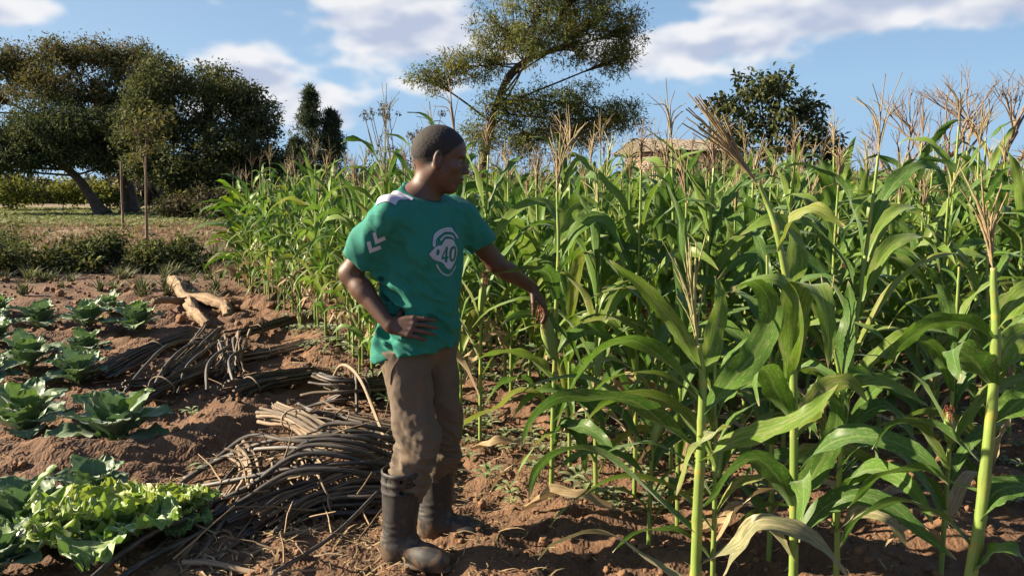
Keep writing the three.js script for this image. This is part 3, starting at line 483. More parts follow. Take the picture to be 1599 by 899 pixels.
  const neckTop = [HC[0] - 0.03, HC[1] - 0.04, HC[2]], nk = off(NK, -0.01, 0, -0.03);
  const prims = [
    [cone(neckTop, nk, 0.056, 0.064), 0.04], [cone(off(NK, -0.035, 0.02, -0.02), off(NK, -0.01, 0.13, -0.075), 0.045, 0.04), 0.05], [cone(off(NK, -0.035, -0.02, -0.02), off(NK, -0.01, -0.13, -0.075), 0.045, 0.04), 0.05],
    [ell(off(P0, 0, 0, 0.38), [0.13, 0.19, 0.085], [l, [0, 1, 0], f]), 0.06], [ell(off(P0, 0, 0, 0.12), [0.105, 0.2, 0.07], [l, [0, 1, 0], f]), 0.08],
    [cone(shR, elR, 0.052, 0.041), 0.04], [cone(elR, [lerp(elR[0], wrR[0], 0.35), lerp(elR[1], wrR[1], 0.35), lerp(elR[2], wrR[2], 0.35)], 0.0405, 0.040), 0.02], [cone([lerp(elR[0], wrR[0], 0.3), lerp(elR[1], wrR[1], 0.3), lerp(elR[2], wrR[2], 0.3)], wrR, 0.0405, 0.026), 0.02],
    [cone(shL, elL, 0.052, 0.040), 0.04], [cone(elL, [lerp(elL[0], wrL[0], 0.35), lerp(elL[1], wrL[1], 0.35), lerp(elL[2], wrL[2], 0.35)], 0.0395, 0.039), 0.02], [cone([lerp(elL[0], wrL[0], 0.3), lerp(elL[1], wrL[1], 0.3), lerp(elL[2], wrL[2], 0.3)], wrL, 0.039, 0.0255), 0.02],
  ];
  const bodyFn = (x, y, z) => {
    let d = headAt(x, y, z);
    for (const [p, k] of prims) d = smin(d, p(x, y, z), k);
    if (Math.hypot(x - wrR[0], y - wrR[1], z - wrR[2]) < 0.3) d = smin(d, handR(x, y, z), 0.014);
    if (Math.hypot(x - wrL[0], y - wrL[1], z - wrL[2]) < 0.3) d = smin(d, handL(x, y, z), 0.014);
    return d;
  };
  const skin = (x, y, z) => {
    const [u, v, w0] = toHead(x, y, z), w = Math.abs(w0), n = 1 + 0.16 * fbm(x * 22, y * 22, z * 22, 3) + 0.08 * noise3(x * 120, y * 120, z * 120); let c = [0.125 * n, 0.057 * n, 0.033 * n];
    if (eyeb(u, v, w) < 0.0012 && u > 0.07) { const q = Math.hypot(v - 0.006, w - 0.03); c = q < 0.006 ? [0.012, 0.007, 0.005] : [0.16, 0.13, 0.11]; }
    if (lipU(u, v, w) < 0.001 || lipD(u, v, w) < 0.001) c = [0.12 * n, 0.047 * n, 0.04 * n];
    { const edge = Math.max(0.055 - v + 1.25 * (u - 0.052), -0.035 - v - 0.15 * u, u > -0.03 ? 0.012 - v : -1), k = 1 - sstep(-0.002, 0.013, edge + 0.006 * noise3(x * 90, y * 90, z * 90)); if (Math.hypot(u, v, w) < 0.2) c = c.map((q, i) => lerp(q, [0.032, 0.024, 0.02][i], 0.85 * k)); }
    return c;
  };
  const pores = dataTex(256, 256, (u, v) => { const n = 0.5 + 0.25 * tileN(u, v, 60, 3) + 0.25 * tileN(u, v, 25, 6); return [n, n, n]; }); pores.repeat.set(6, 6);
  const skinMat = mat([1, 1, 1], 0.52, { vertexColors: true, bumpMap: pores, bumpScale: 0.0005 });
  part('body', sdfMesh(bodyFn, [-0.36, 0.78, -0.52], [0.62, 1.8, 0.32], 0.0042, skin), skinMat, farmer);
  const hairFn = (x, y, z) => { const [u, v, w0] = toHead(x, y, z), w = Math.abs(w0); let d = smin(skull(u, v, w), occ(u, v, w), 0.03); d = smin(d, forehead(u, v, w), 0.02) - 0.0018 + 0.0004 * noise3(x * 260, y * 260, z * 260) + 0.0004 * noiseB(x * 90, y * 90, z * 90); const line = Math.max(0.055 - v + 1.25 * (u - 0.052), -0.035 - v - 0.15 * u, u > -0.03 ? 0.012 - v : -1); return smax(d, line + 0.004 * noise3(x * 120, y * 120, z * 120), 0.002); };
  part('hair', sdfMesh(hairFn, [HC[0] - 0.14, HC[1] - 0.08, HC[2] - 0.1], [HC[0] + 0.12, HC[1] + 0.15, HC[2] + 0.1], 0.004), mat([0.024, 0.019, 0.016], 0.85), farmer);

  // shirt
  const rows = [[0.80, 0.188, 0.156], [0.88, 0.180, 0.148], [1.0, 0.168, 0.132], [1.14, 0.168, 0.131], [1.26, 0.174, 0.133], [1.36, 0.178, 0.118], [1.42, 0.164, 0.097], [1.47, 0.115, 0.078], [1.53, 0.062, 0.062]];
  const torso = (x, y, z) => {
    let i = 0; while (i < rows.length - 2 && y > rows[i + 1][0]) i++;
    const t = clamp((y - rows[i][0]) / (rows[i + 1][0] - rows[i][0])), a = lerp(rows[i][1], rows[i + 1][1], t), b = lerp(rows[i][2], rows[i + 1][2], t), k = clamp((y - 0.85) / 0.62), cx = lerp(P0[0], NK[0], k), cz = lerp(P0[2], NK[2], k) , px = x - cx, pz = z - cz, u = px * l[0] + pz * l[2], v = px * f[0] + pz * f[2] + 0.012 * sstep(1.3, 1.5, y);
    const q = Math.pow(Math.pow(Math.abs(u) / a, 2.4) + Math.pow(Math.abs(v) / b, 2.4), 1 / 2.4); return Math.max((q - 1) * Math.min(a, b), y - 1.56);
  };
  const endR = [lerp(shR[0], elR[0], 0.74), lerp(shR[1], elR[1], 0.74), lerp(shR[2], elR[2], 0.74)], endL = [lerp(shL[0], elL[0], 0.62), lerp(shL[1], elL[1], 0.62), lerp(shL[2], elL[2], 0.62)];
  const dirTo = (a, b) => { const d = v3(b).sub(v3(a)).normalize(); return [d.x, d.y, d.z]; }, dR = dirTo(shR, elR), dL = dirTo(shL, elL);
  const slR = cone(shR, [endR[0] + dR[0] * 0.08, endR[1] + dR[1] * 0.08, endR[2] + dR[2] * 0.08], 0.073, 0.082), slL = cone(shL, [endL[0] + dL[0] * 0.08, endL[1] + dL[1] * 0.08, endL[2] + dL[2] * 0.08], 0.073, 0.080);
  const collar = cone(neckTop, nk, 0.058, 0.068), hipH = v3(wrR).add(V(0.06, 0, 0.0));
  const shirtFn = (x, y, z) => {
    const hem = 0.845 + 0.018 * Math.sin(x * 11 + 1) + 0.012 * noise3(x * 9, 2, z * 9) - y;
    let d = smax(torso(x, y, z), hem, 0.012);
    const cr = (x - endR[0]) * dR[0] + (y - endR[1]) * dR[1] + (z - endR[2]) * dR[2], cl = (x - endL[0]) * dL[0] + (y - endL[1]) * dL[1] + (z - endL[2]) * dL[2];
    d = smin(d, smax(slR(x, y, z), cr, 0.01), 0.05); d = smin(d, smax(slL(x, y, z), cl, 0.01), 0.05);
    // folds: pulled up by the hand on the hip, hanging from the shoulders, ruffled at the waist
    const hx = Math.hypot(x - hipH.x, y - hipH.y - 0.05, z - hipH.z), w1 = Math.exp(-((hx / 0.16) ** 2));
    const g1 = noise3(x * 7 + y * 2, y * 4.2, z * 7), g2 = Math.abs(noiseB(x * 5 + 3, y * 13 + x * 6, z * 5)), g3 = noise3(x * 15, y * 6 + 5, z * 15);
    d += 0.004 * Math.abs(noise3(x * 11 + y * 9, y * 3.5, z * 11)) + 0.011 * g1 * (0.5 + 0.5 * sstep(1.45, 1.2, y)) + 0.006 * g3 - (0.028 * (0.4 - g2)) * (w1 + 0.35 * sstep(1.12, 0.95, y) + 0.25 * sstep(1.3, 1.42, y));
    d += 0.012 * w1;
    if (Math.hypot(x - wrR[0] - 0.06, y - wrR[1], z - wrR[2]) < 0.2) d = smax(d, -(handR(x, y, z) - 0.001), 0.006);
    const px = x - nk[0], pz = z - nk[2], v = px * f[0] + pz * f[2], plane = y - (1.512 - 0.55 * (v + 0.06)) - (v < -0.06 ? 0 : 0);
    d = smax(d, plane, 0.01); return smax(d, -(collar(x, y, z)), 0.006);
  };
  const weave = dataTex(128, 128, (u, v) => { const n = 0.5 + 0.28 * Math.sin(u * 128 * 1.57) * Math.sin(v * 128 * 1.57) + 0.2 * tileN(u, v, 30, 2); return [n, n, n]; }); weave.repeat.set(9, 9);
  const shirt = part('shirt', sdfMesh(shirtFn, [-0.36, 0.8, -0.34], [0.36, 1.56, 0.34], 0.0055, (x, y, z) => { const n = 1 + 0.07 * fbm(x * 9, y * 9, z * 9, 3); return [0.009 * n, 0.225 * n, 0.165 * n]; }), mat([1, 1, 1], 0.85, { vertexColors: true, sheen: 0.3, sheenRoughness: 0.6, bumpMap: weave, bumpScale: 0.0008 }), farmer);
  // shirt prints
  const print = (w, h, draw) => { const c = document.createElement('canvas'); c.width = w; c.height = h; const x = c.getContext('2d'); x.clearRect(0, 0, w, h); draw(x, w, h); const t = new THREE.CanvasTexture(c); t.colorSpace = THREE.SRGBColorSpace; return t; };
  const decal = (name, tex, pos, nrm, upv, size, color) => {
    shirt.updateMatrixWorld(true); farmer.updateMatrixWorld(true);
    const Z = v3(nrm).normalize(), X = v3(upv).cross(Z).normalize(), Y = Z.clone().cross(X), e = new THREE.Euler().setFromRotationMatrix(new THREE.Matrix4().makeBasis(X, Y, Z));
    const g = new DecalGeometry(shirt, V(pos[0] + ORG[0], pos[1] + ORG[1], pos[2] + ORG[2]), e, V(...size)), p = g.attributes.position, n = g.attributes.normal;
    for (let i = 0; i < p.count; i++) p.setXYZ(i, p.getX(i) - ORG[0] + n.getX(i) * 0.0018, p.getY(i) - ORG[1] + n.getY(i) * 0.0018, p.getZ(i) - ORG[2] + n.getZ(i) * 0.0018);
    return part(name, g, new THREE.MeshPhysicalMaterial({ color: rgb(...color), map: tex, roughness: 0.7, transparent: true, alphaTest: 0.5, side: THREE.DoubleSide, polygonOffset: true, polygonOffsetFactor: -2 }), shirt);
  };
  const chest = print(512, 640, (x, w, h) => {
    x.fillStyle = x.strokeStyle = '#c9cbd6'; x.lineCap = 'round'; x.lineJoin = 'round';
    x.lineWidth = 46; x.beginPath(); x.arc(300, 300, 215, Math.PI * 1.08, Math.PI * 1.62); x.stroke(); // lettered arc above
    x.lineWidth = 22; x.beginPath(); x.arc(300, 285, 225, Math.PI * 1.66, Math.PI * 1.86); x.stroke();
    x.lineWidth = 20; x.beginPath(); x.arc(300, 300, 150, Math.PI * 1.25, Math.PI * 1.75); x.stroke();
    x.beginPath(); x.moveTo(20, 345); x.quadraticCurveTo(80, 260, 200, 255); x.quadraticCurveTo(230, 190, 320, 190); x.quadraticCurveTo(430, 200, 480, 330); x.quadraticCurveTo(500, 430, 430, 510); x.quadraticCurveTo(350, 570, 290, 520); x.quadraticCurveTo(230, 450, 150, 430); x.quadraticCurveTo(60, 400, 20, 345); x.fill();
    x.lineWidth = 16; x.beginPath(); x.moveTo(140, 470); x.quadraticCurveTo(210, 600, 330, 610); x.quadraticCurveTo(430, 600, 490, 520); x.stroke();
    x.globalCompositeOperation = 'destination-out'; x.lineWidth = 30; x.font = 'bold 250px sans-serif'; x.textAlign = 'center'; x.textBaseline = 'middle'; x.fillText('40', 335, 370); x.beginPath(); x.ellipse(135, 330, 26, 34, 0.3, 0, 7); x.fill();
    x.lineWidth = 5; x.setLineDash([9, 16]); x.beginPath(); x.arc(300, 300, 215, Math.PI * 1.1, Math.PI * 1.6); x.stroke();
  });
  const cen = off(P0, 0.11, 0.0, 0.353);
  decal('chest_print', chest, cen, [f[0], 0.05, f[2]], [0, 1, 0], [0.19, 0.215, 0.16], [0.62, 0.62, 0.66]);
  const chev = print(256, 320, (x) => { x.strokeStyle = '#d6d8e0'; x.lineWidth = 44; x.lineJoin = 'miter'; for (const [dx, dy] of [[0, 40], [40, -80]]) { x.beginPath(); x.moveTo(40 + dx, 130 + dy); x.lineTo(95 + dx, 225 + dy); x.lineTo(200 + dx * 0.6, 150 + dy); x.stroke(); } });
  decal('sleeve_print', chev, [lerp(shR[0], elR[0], 0.42) + 0.02, lerp(shR[1], elR[1], 0.42) - 0.005, lerp(shR[2], elR[2], 0.42) + 0.07], [0.15, 0.12, 0.98], [0.3, 1, 0], [0.075, 0.1, 0.1], [0.62, 0.62, 0.66]);
  const yoke = print(256, 256, (x) => { x.fillStyle = '#e6e4ee'; x.beginPath(); x.moveTo(10, 40); x.lineTo(200, 10); x.lineTo(246, 150); x.lineTo(246, 246); x.lineTo(30, 220); x.fill(); });
  decal('shoulder_panel', yoke, [shR[0] + 0.012, shR[1] + 0.055, shR[2] - 0.01], [-0.4, 0.75, 0.52], [l[0] * -1, 0, l[2] * -1], [0.10, 0.14, 0.14], [0.5, 0.49, 0.53]);

  { // ribbed neckband and sleeve hems
    const ring = []; for (let i = 0; i <= 40; i++) { const a = i / 40 * 2 * Math.PI, v = 0.069 * Math.cos(a), u = 0.069 * Math.sin(a), y = 1.512 - 0.55 * (v + 0.06) - 0.004; ring.push(V(nk[0] + f[0] * v + l[0] * u + (y - nk[1]) * (neckTop[0] - nk[0]) / (neckTop[1] - nk[1]), y, nk[2] + f[2] * v + l[2] * u)); }
    part('neckband', tube(ring, 0.0065, { seg: 60, sides: 6, cap: false }), mat([0.01, 0.035, 0.05], 0.9), shirt);
  }
  // trousers
  const hpR = L([-0.432, 0.865, -3.055]), knR = L([-0.366, 0.52, -3.02]), anR = L([-0.436, 0.14, -3.0]), hpL = L([-0.322, 0.865, -3.185]), knL = L([-0.29, 0.52, -3.22]), anL = L([-0.318, 0.14, -3.275]);
  const bt = 0.395, mixp = (a, b, t) => [lerp(a[0], b[0], t), lerp(a[1], b[1], t), lerp(a[2], b[2], t)];
  const legP = [[cone(hpR, knR, 0.093, 0.08), 0.03], [cone(knR, mixp(knR, anR, 0.42), 0.08, 0.076), 0.03], [cone(mixp(knR, anR, 0.42), mixp(knR, anR, 0.6), 0.06, 0.055), 0.02]];
  const legQ = [[cone(hpL, knL, 0.093, 0.078), 0.03], [cone(knL, mixp(knL, anL, 0.42), 0.078, 0.074), 0.03], [cone(mixp(knL, anL, 0.42), mixp(knL, anL, 0.6), 0.06, 0.055), 0.02]];
  const pelvis = ell(off(P0, -0.005, 0, -0.02), [0.15, 0.11, 0.115], [l, [0, 1, 0], f]);
  const trouFn = (x, y, z) => {
    let a = 1e9, b = 1e9; for (const [p, k] of legP) a = smin(a, p(x, y, z), k); for (const [p, k] of legQ) b = smin(b, p(x, y, z), k);
    let d = smin(Math.min(a, b), pelvis(x, y, z), 0.05); d = smax(d, y - 0.99, 0.01);
    const kn = Math.exp(-(((y - 0.42) / 0.1) ** 2)), fold = Math.abs(noiseB(x * 6 + y * 3, y * 17 + x * 7, z * 6)), wob = noise3(x * 8, y * 5, z * 8);
    return d + 0.010 * wob - 0.026 * (0.42 - fold) * kn - 0.010 * (0.4 - Math.abs(noise3(x * 7 + y * 5, y * 8, z * 7 + 4))) * sstep(0.8, 0.6, y) + 0.0015 * noise3(x * 30, y * 22, z * 30) + (y > 0.872 ? Math.max(0, shirtFn(x, y, z) + 0.008) * 3 : 0);
  };
  const trousers = part('trousers', sdfMesh(trouFn, [-0.3, 0.26, -0.36], [0.3, 1.02, 0.34], 0.0055, (x, y, z) => { const n = 1 + 0.16 * fbm(x * 8, y * 8, z * 8, 4) , dirt = sstep(0.1, 0.5, fbm(x * 5 + 3, y * 4, z * 5, 4)); return [lerp(0.165, 0.20, dirt) * n, lerp(0.122, 0.138, dirt) * n, lerp(0.085, 0.086, dirt) * n]; }), mat([1, 1, 1], 0.92, { vertexColors: true, bumpMap: weave, bumpScale: 0.001 }), farmer);
  { // belt loop and side pocket edge
    const pk = [off(P0, 0.065, -0.165, -0.035), off(P0, 0.03, -0.185, -0.09), off(P0, 0.015, -0.187, -0.15)].map((p) => { const q = v3(p), e = 0.002; for (let i = 0; i < 8; i++) { const d = trouFn(q.x, q.y, q.z), n = V(trouFn(q.x + e, q.y, q.z) - trouFn(q.x - e, q.y, q.z), 0, trouFn(q.x, q.y, q.z + e) - trouFn(q.x, q.y, q.z - e)).normalize(); q.addScaledVector(n, -d); } return q; });
    part('pocket_seam', tube(pk, 0.0035, { seg: 12, sides: 6 }), mat([0.12, 0.08, 0.05], 0.9), trousers);
  }
  // boots
  function boot(an, toe, seed, topY, lift) {
    const foot = v3(toe).sub(V(an[0], toe[1], an[2])).setY(0).normalize(), sd = V(-foot.z, 0, foot.x), A = [an[0], 0, an[2]];
    const toL = (x, y, z) => { const px = x - A[0], pz = z - A[2]; return [px * foot.x + pz * foot.z, y, px * sd.x + pz * sd.z]; };
    const lean = seed === 1 ? [0.012, 0] : [0.01, 0], shaft = cone([-0.012, 0.09, 0], [lean[0] - 0.002, topY, 0], 0.066, 0.082), ankle = ell([-0.018, 0.07, 0], [0.066, 0.075, 0.056]), toeE = ell([0.135, 0.045, 0.006], [0.085, 0.046, 0.05]), mid = cone([0.0, 0.062, 0], [0.11, 0.045, 0.003], 0.05, 0.042), sole = ell([0.06, 0.012, 0], [0.165, 0.024, 0.054]), heel = ell([-0.035, 0.025, 0], [0.05, 0.04, 0.046]);
    const fn = (x, y, z) => {
      let [u, v, w] = toL(x, y, z); v -= lift;
      let d = smax(shaft(u, v, w), v - topY, 0.008); d = smin(d, ankle(u, v, w), 0.04); d = smin(d, mid(u, v, w), 0.04); d = smin(d, toeE(u, v, w), 0.04); d = smin(d, heel(u, v, w), 0.03);
      d += 0.0022 * noise3(u * 14, v * 9, w * 14 + seed) * sstep(0.08, 0.15, v) + 0.0035 * Math.abs(noiseB(u * 9, v * 26, w * 9 + seed)) * Math.exp(-(((v - 0.14) / 0.05) ** 2));
      for (const q of [topY - 0.012, topY - 0.05, topY - 0.085]) d -= 0.0028 * Math.exp(-(((v - q) / 0.007) ** 2));
      d = smin(d, sole(u, v, w), 0.006); d = smax(d, -v, 0.004);
      const hole = cone([lean[0] - 0.002, topY - 0.06, 0], [lean[0], topY + 0.04, 0], 0.073, 0.077); return smax(d, -hole(u, v, w), 0.004);
    };
    const col = (x, y, z) => { const n = fbm(x * 16, y * 10, z * 16 + seed, 4), mud = clamp(sstep(0.02, 0.42, n + 0.42 - (y - lift) * 4.2) + 0.22 * sstep(0.0, 0.4, fbm(x * 40, y * 30, z * 40, 3) + 0.05)); const s = sstep(0.2, 0.5, noise3(x * 30, y * 60, z * 30)) * 0.25; return [lerp(0.030, 0.155, mud * 0.8) + 0.03 * s, lerp(0.028, 0.098, mud * 0.8) + 0.025 * s, lerp(0.027, 0.06, mud * 0.8) + 0.02 * s]; };
    const c = [A[0] + foot.x * 0.05, 0, A[2] + foot.z * 0.05];
    part('boot', sdfMesh(fn, [c[0] - 0.24, lift - 0.03, c[2] - 0.24], [c[0] + 0.24, topY + lift + 0.03, c[2] + 0.24], 0.0055, col), mat([1, 1, 1], 0.62, { vertexColors: true }), farmer);
  }
  const gR = gy(-0.4, -2.98), gL = gy(-0.28, -3.29);
  boot(anR, L([-0.235, 0, -2.90]), 1, 0.385, gR - 0.012);
  boot(anL, L([-0.14, 0, -3.24]), 2, 0.385, gL - 0.012);
}

// ---------------------------------------------------------------- cabbages and lettuce
const cabTex = (base, vein) => dataTex(128, 128, (u, v) => {
  const c = Math.abs(u - 0.5), rib = 1 - sstep(0.015, 0.04, c), sv = Math.abs(((v - c * 0.9) * 7) % 1 - 0.5), side = (1 - sstep(0.02, 0.10, sv)) * 0.5 * (1 - sstep(0.3, 0.5, c)), n = 1 + 0.12 * tileN(u, v, 6, 2) + 0.12 * tileN(u, v, 24, 5);
  return base.map((b, k) => Math.pow(clamp(lerp(b * n, vein[k], clamp(rib * 0.8 + side) * 0.7)), 1 / 2.2));
}, true);
const cabMats = [[0.125, 0.24, 0.085], [0.10, 0.21, 0.05], [0.17, 0.30, 0.05]].map((c) => leafy([1, 1, 1], 0.3, { map: cabTex(c, [0.3, 0.38, 0.24]), clearcoat: 0.45, clearcoatRoughness: 0.4 }));
const letMats = [[0.31, 0.48, 0.05], [0.42, 0.54, 0.055], [0.25, 0.44, 0.06]].map((c) => leafy([1, 1, 1], 0.42, { map: cabTex(c, [0.5, 0.52, 0.28]), clearcoat: 0.35, clearcoatRoughness: 0.4 }));
function broadLeaf(az, len, wid, e0, e1, { y0 = 0, r0 = 0.02, ruffle = 0.1, freq = 5, cup = 0.2, seed = 1, nu = 14, nv = 18, stem = 0.2 } = {}) {
  const P = [], U = [], I = [], rnd = mulberry(seed * 97 + 5), p1 = rnd() * 6.3, p2 = rnd() * 6.3; let r = r0, y = y0; const ca = Math.cos(az), sa = Math.sin(az);
  for (let i = 0; i <= nv; i++) {
    const s = i / nv, e = lerp(e0, e1, s), nr = -Math.sin(e), ny = Math.cos(e), b = clamp((s - stem) / (1 - stem)), w = wid * 0.5 * Math.max(0.06, Math.pow(Math.sin(Math.PI * Math.pow(b * 0.93 + 0.03, 0.8)), 0.62));
    for (let k = 0; k <= nu; k++) {
      const q = (k / nu) * 2 - 1, edge = Math.max(Math.abs(q) ** 2, b ** 5), h = cup * w * q * q + ruffle * wid * edge * (Math.sin(freq * s * 6.28 + p1 + (q > 0 ? 0 : 2)) * 0.5 + 0.6 * noise3(s * freq * 1.3 + seed, q * freq * 0.7, p2)), lat = q * w * (1 + 0.12 * noise3(s * 5, q * 2.2, seed)), rr = r + nr * h + (b > 0.8 ? (0.06 * len * noise3(q * 3, seed, 1)) : 0);
      P.push(rr * ca - lat * sa, y + ny * h, rr * sa + lat * ca); U.push(k / nu, s);
    }
    r += Math.cos(e) * len / nv; y += Math.sin(e) * len / nv;
  }
  const n = nu + 1; for (let i = 0; i < nv; i++) for (let k = 0; k < nu; k++) { const a = i * n + k, b = a + n; I.push(a, b, a + 1, a + 1, b, b + 1); }
  return geoFrom(P, I, U);
}
function cabbageGroup(seed, n = 15, size = 1) {
  const g = new THREE.Group(), rnd = mulberry(seed);
  for (let i = 0; i < n; i++) {
    const f = i / (n - 1), az = i * 2.4 + rnd() * 0.5, e0 = lerp(42, 84, f) * RAD + (rnd() - 0.5) * 0.3, e1 = e0 - lerp(0.9, 0.4, f) - rnd() * 0.6;
    part('leaf', broadLeaf(az, lerp(0.34, 0.3, f) * size * (0.85 + 0.3 * rnd()), lerp(0.25, 0.2, f) * size * (0.85 + 0.3 * rnd()), e0, e1, { y0: 0.02 + 0.06 * f, seed: seed * 40 + i, ruffle: 0.05 + 0.06 * rnd(), freq: 3 + rnd() * 2, cup: 0.25 }), cabMats[rnd() < 0.25 ? 2 : rnd() < 0.5 ? 1 : 0], g);
  }
  part('stem', tube([[0, -0.03, 0], [0.005, 0.05, 0], [0, 0.1, 0]], (s) => 0.02 - 0.006 * s, { seg: 4, sides: 7 }), mat([0.32, 0.38, 0.2], 0.7), g);
  return g;
}
{
  const protos = [1, 2, 3, 4, 5].map((i) => cabbageGroup(500 + i, 14 + i % 3));
  const spots = [
    [-2.303, -4.5, 1.18, 'large blue green cabbage plant alone beside the hose bundles and the earth bank'], [-2.9, -4.6, 1.05, 'cabbage plant cut by the picture edge just behind the earth bank'], [-3.371, -6.05, 1.0, 'cabbage plant in the middle bed nearest to the dark hose bundles'], [-3.9, -6.3, 1.0, 'cabbage plant in the middle bed, second from the hose bundles'],
    [-3.9, -5.75, 0.95, 'small cabbage plant low at the left edge of the middle bed'], [-4.329, -8.0, 1.0, 'cabbage plant in the back bed, second from the log'], [-3.795, -7.95, 1.0, 'cabbage plant in the back bed closest to the log'], [-5.021, -8.36, 1.0, 'cabbage plant in the back bed, third from the log'],
    [-5.3, -7.9, 0.95, 'cabbage plant at the left end of the back bed'], [-2.14, -3.3, 1.0, 'dark green leafy cabbage at the left edge beside the lettuce'], [-1.98, -3.62, 0.7, 'low dark cabbage plant between lettuce and earth bank'], [-1.99, -2.93, 0.62, 'small cabbage cut by the bottom left corner'], [-4.75, -7.2, 0.95, 'cabbage plant between the middle and the back bed at left'], [-4.55, -8.9, 0.8, 'smallest cabbage plant at the rear, against the dug furrows'],
    [-3.78, -6.95, 0.85, 'cabbage plant in the gap between the middle and the back bed'], [-4.62, -6.45, 0.9, 'cabbage plant at the left edge between middle and back bed'], [-5.7, -8.7, 0.9, 'cabbage plant at the far left corner of the back bed'],
    [-3.6, -5.2, 0.9, 'cabbage plant between the front and the middle bed at the left edge'],
  ];
  spots.forEach(([x, z, s, label], i) => { const g = protos[i % 5].clone(); g.name = numbered('cabbage'); g.position.set(...at(x, z, -0.005)); g.rotation.y = i * 1.7; g.scale.setScalar(s * 0.88); scene.add(g); tag(g, label, 'cabbage', 'cabbages in the garden beds'); });
  const lettuce = (x, z, s, seed, label) => {
    const g = thing('lettuce', label, 'lettuce', at(x, z), 'lettuce plants'), rnd = mulberry(seed);
    for (let i = 0; i < 20; i++) {
      const f = i / 19, az = i * 2.4 + rnd() * 0.6, e0 = lerp(40, 86, f) * RAD + (rnd() - 0.5) * 0.3;
      part('leaf', broadLeaf(az, lerp(0.36, 0.24, f) * s * (0.85 + 0.3 * rnd()), lerp(0.30, 0.22, f) * s * (0.85 + 0.3 * rnd()), e0, e0 - 0.5 - rnd() * 0.9, { y0: 0.01 + 0.05 * f, seed: seed * 30 + i, ruffle: 0.17, freq: 6, cup: 0.3, nu: 20, nv: 24, stem: 0.05 }), letMats[f > 0.5 ? (rnd() < 0.6 ? 1 : 0) : rnd() < 0.5 ? 2 : 0], g);
    }
    return g;
  };
  lettuce(-1.68, -3.12, 1.0, 61, 'large frilly yellow green lettuce in the lower left, a black hose lying across it');
  lettuce(-1.46, -3.3, 0.55, 62, 'smaller frilly lettuce growing against the right side of the large one');
}

// ---------------------------------------------------------------- irrigation hose: bundles and loose lengths
const hoseTex = (dark, dust, amt) => dataTex(64, 256, (u, v) => { const d = sstep(0.5 - amt, 0.95 - amt, 0.5 + 0.55 * tileN(u, v, 4, 3) + 0.35 * tileN(u, v, 15, 6) + 0.18 * Math.sin(u * 6.28 * 3)), n = 1 + 0.15 * tileN(u, v, 30, 1); return dark.map((b, k) => Math.pow(clamp(lerp(b, dust[k], d) * n), 1 / 2.2)); }, true);
const hoseMats = [
  mat([1, 1, 1], 0.6, { map: hoseTex([0.024, 0.021, 0.019], [0.13, 0.095, 0.066], 0.06) }), mat([1, 1, 1], 0.7, { map: hoseTex([0.038, 0.033, 0.029], [0.17, 0.125, 0.086], 0.2) }), mat([1, 1, 1], 0.85, { map: hoseTex([0.15, 0.105, 0.07], [0.36, 0.26, 0.165], 0.36) }), mat([1, 1, 1], 0.85, { map: hoseTex([0.07, 0.052, 0.04], [0.22, 0.16, 0.10], 0.3) }),
];
const lift = (pts) => pts.map(([x, h, z]) => V(x, gy(x, z, 0.5) + h * 0.86, z));
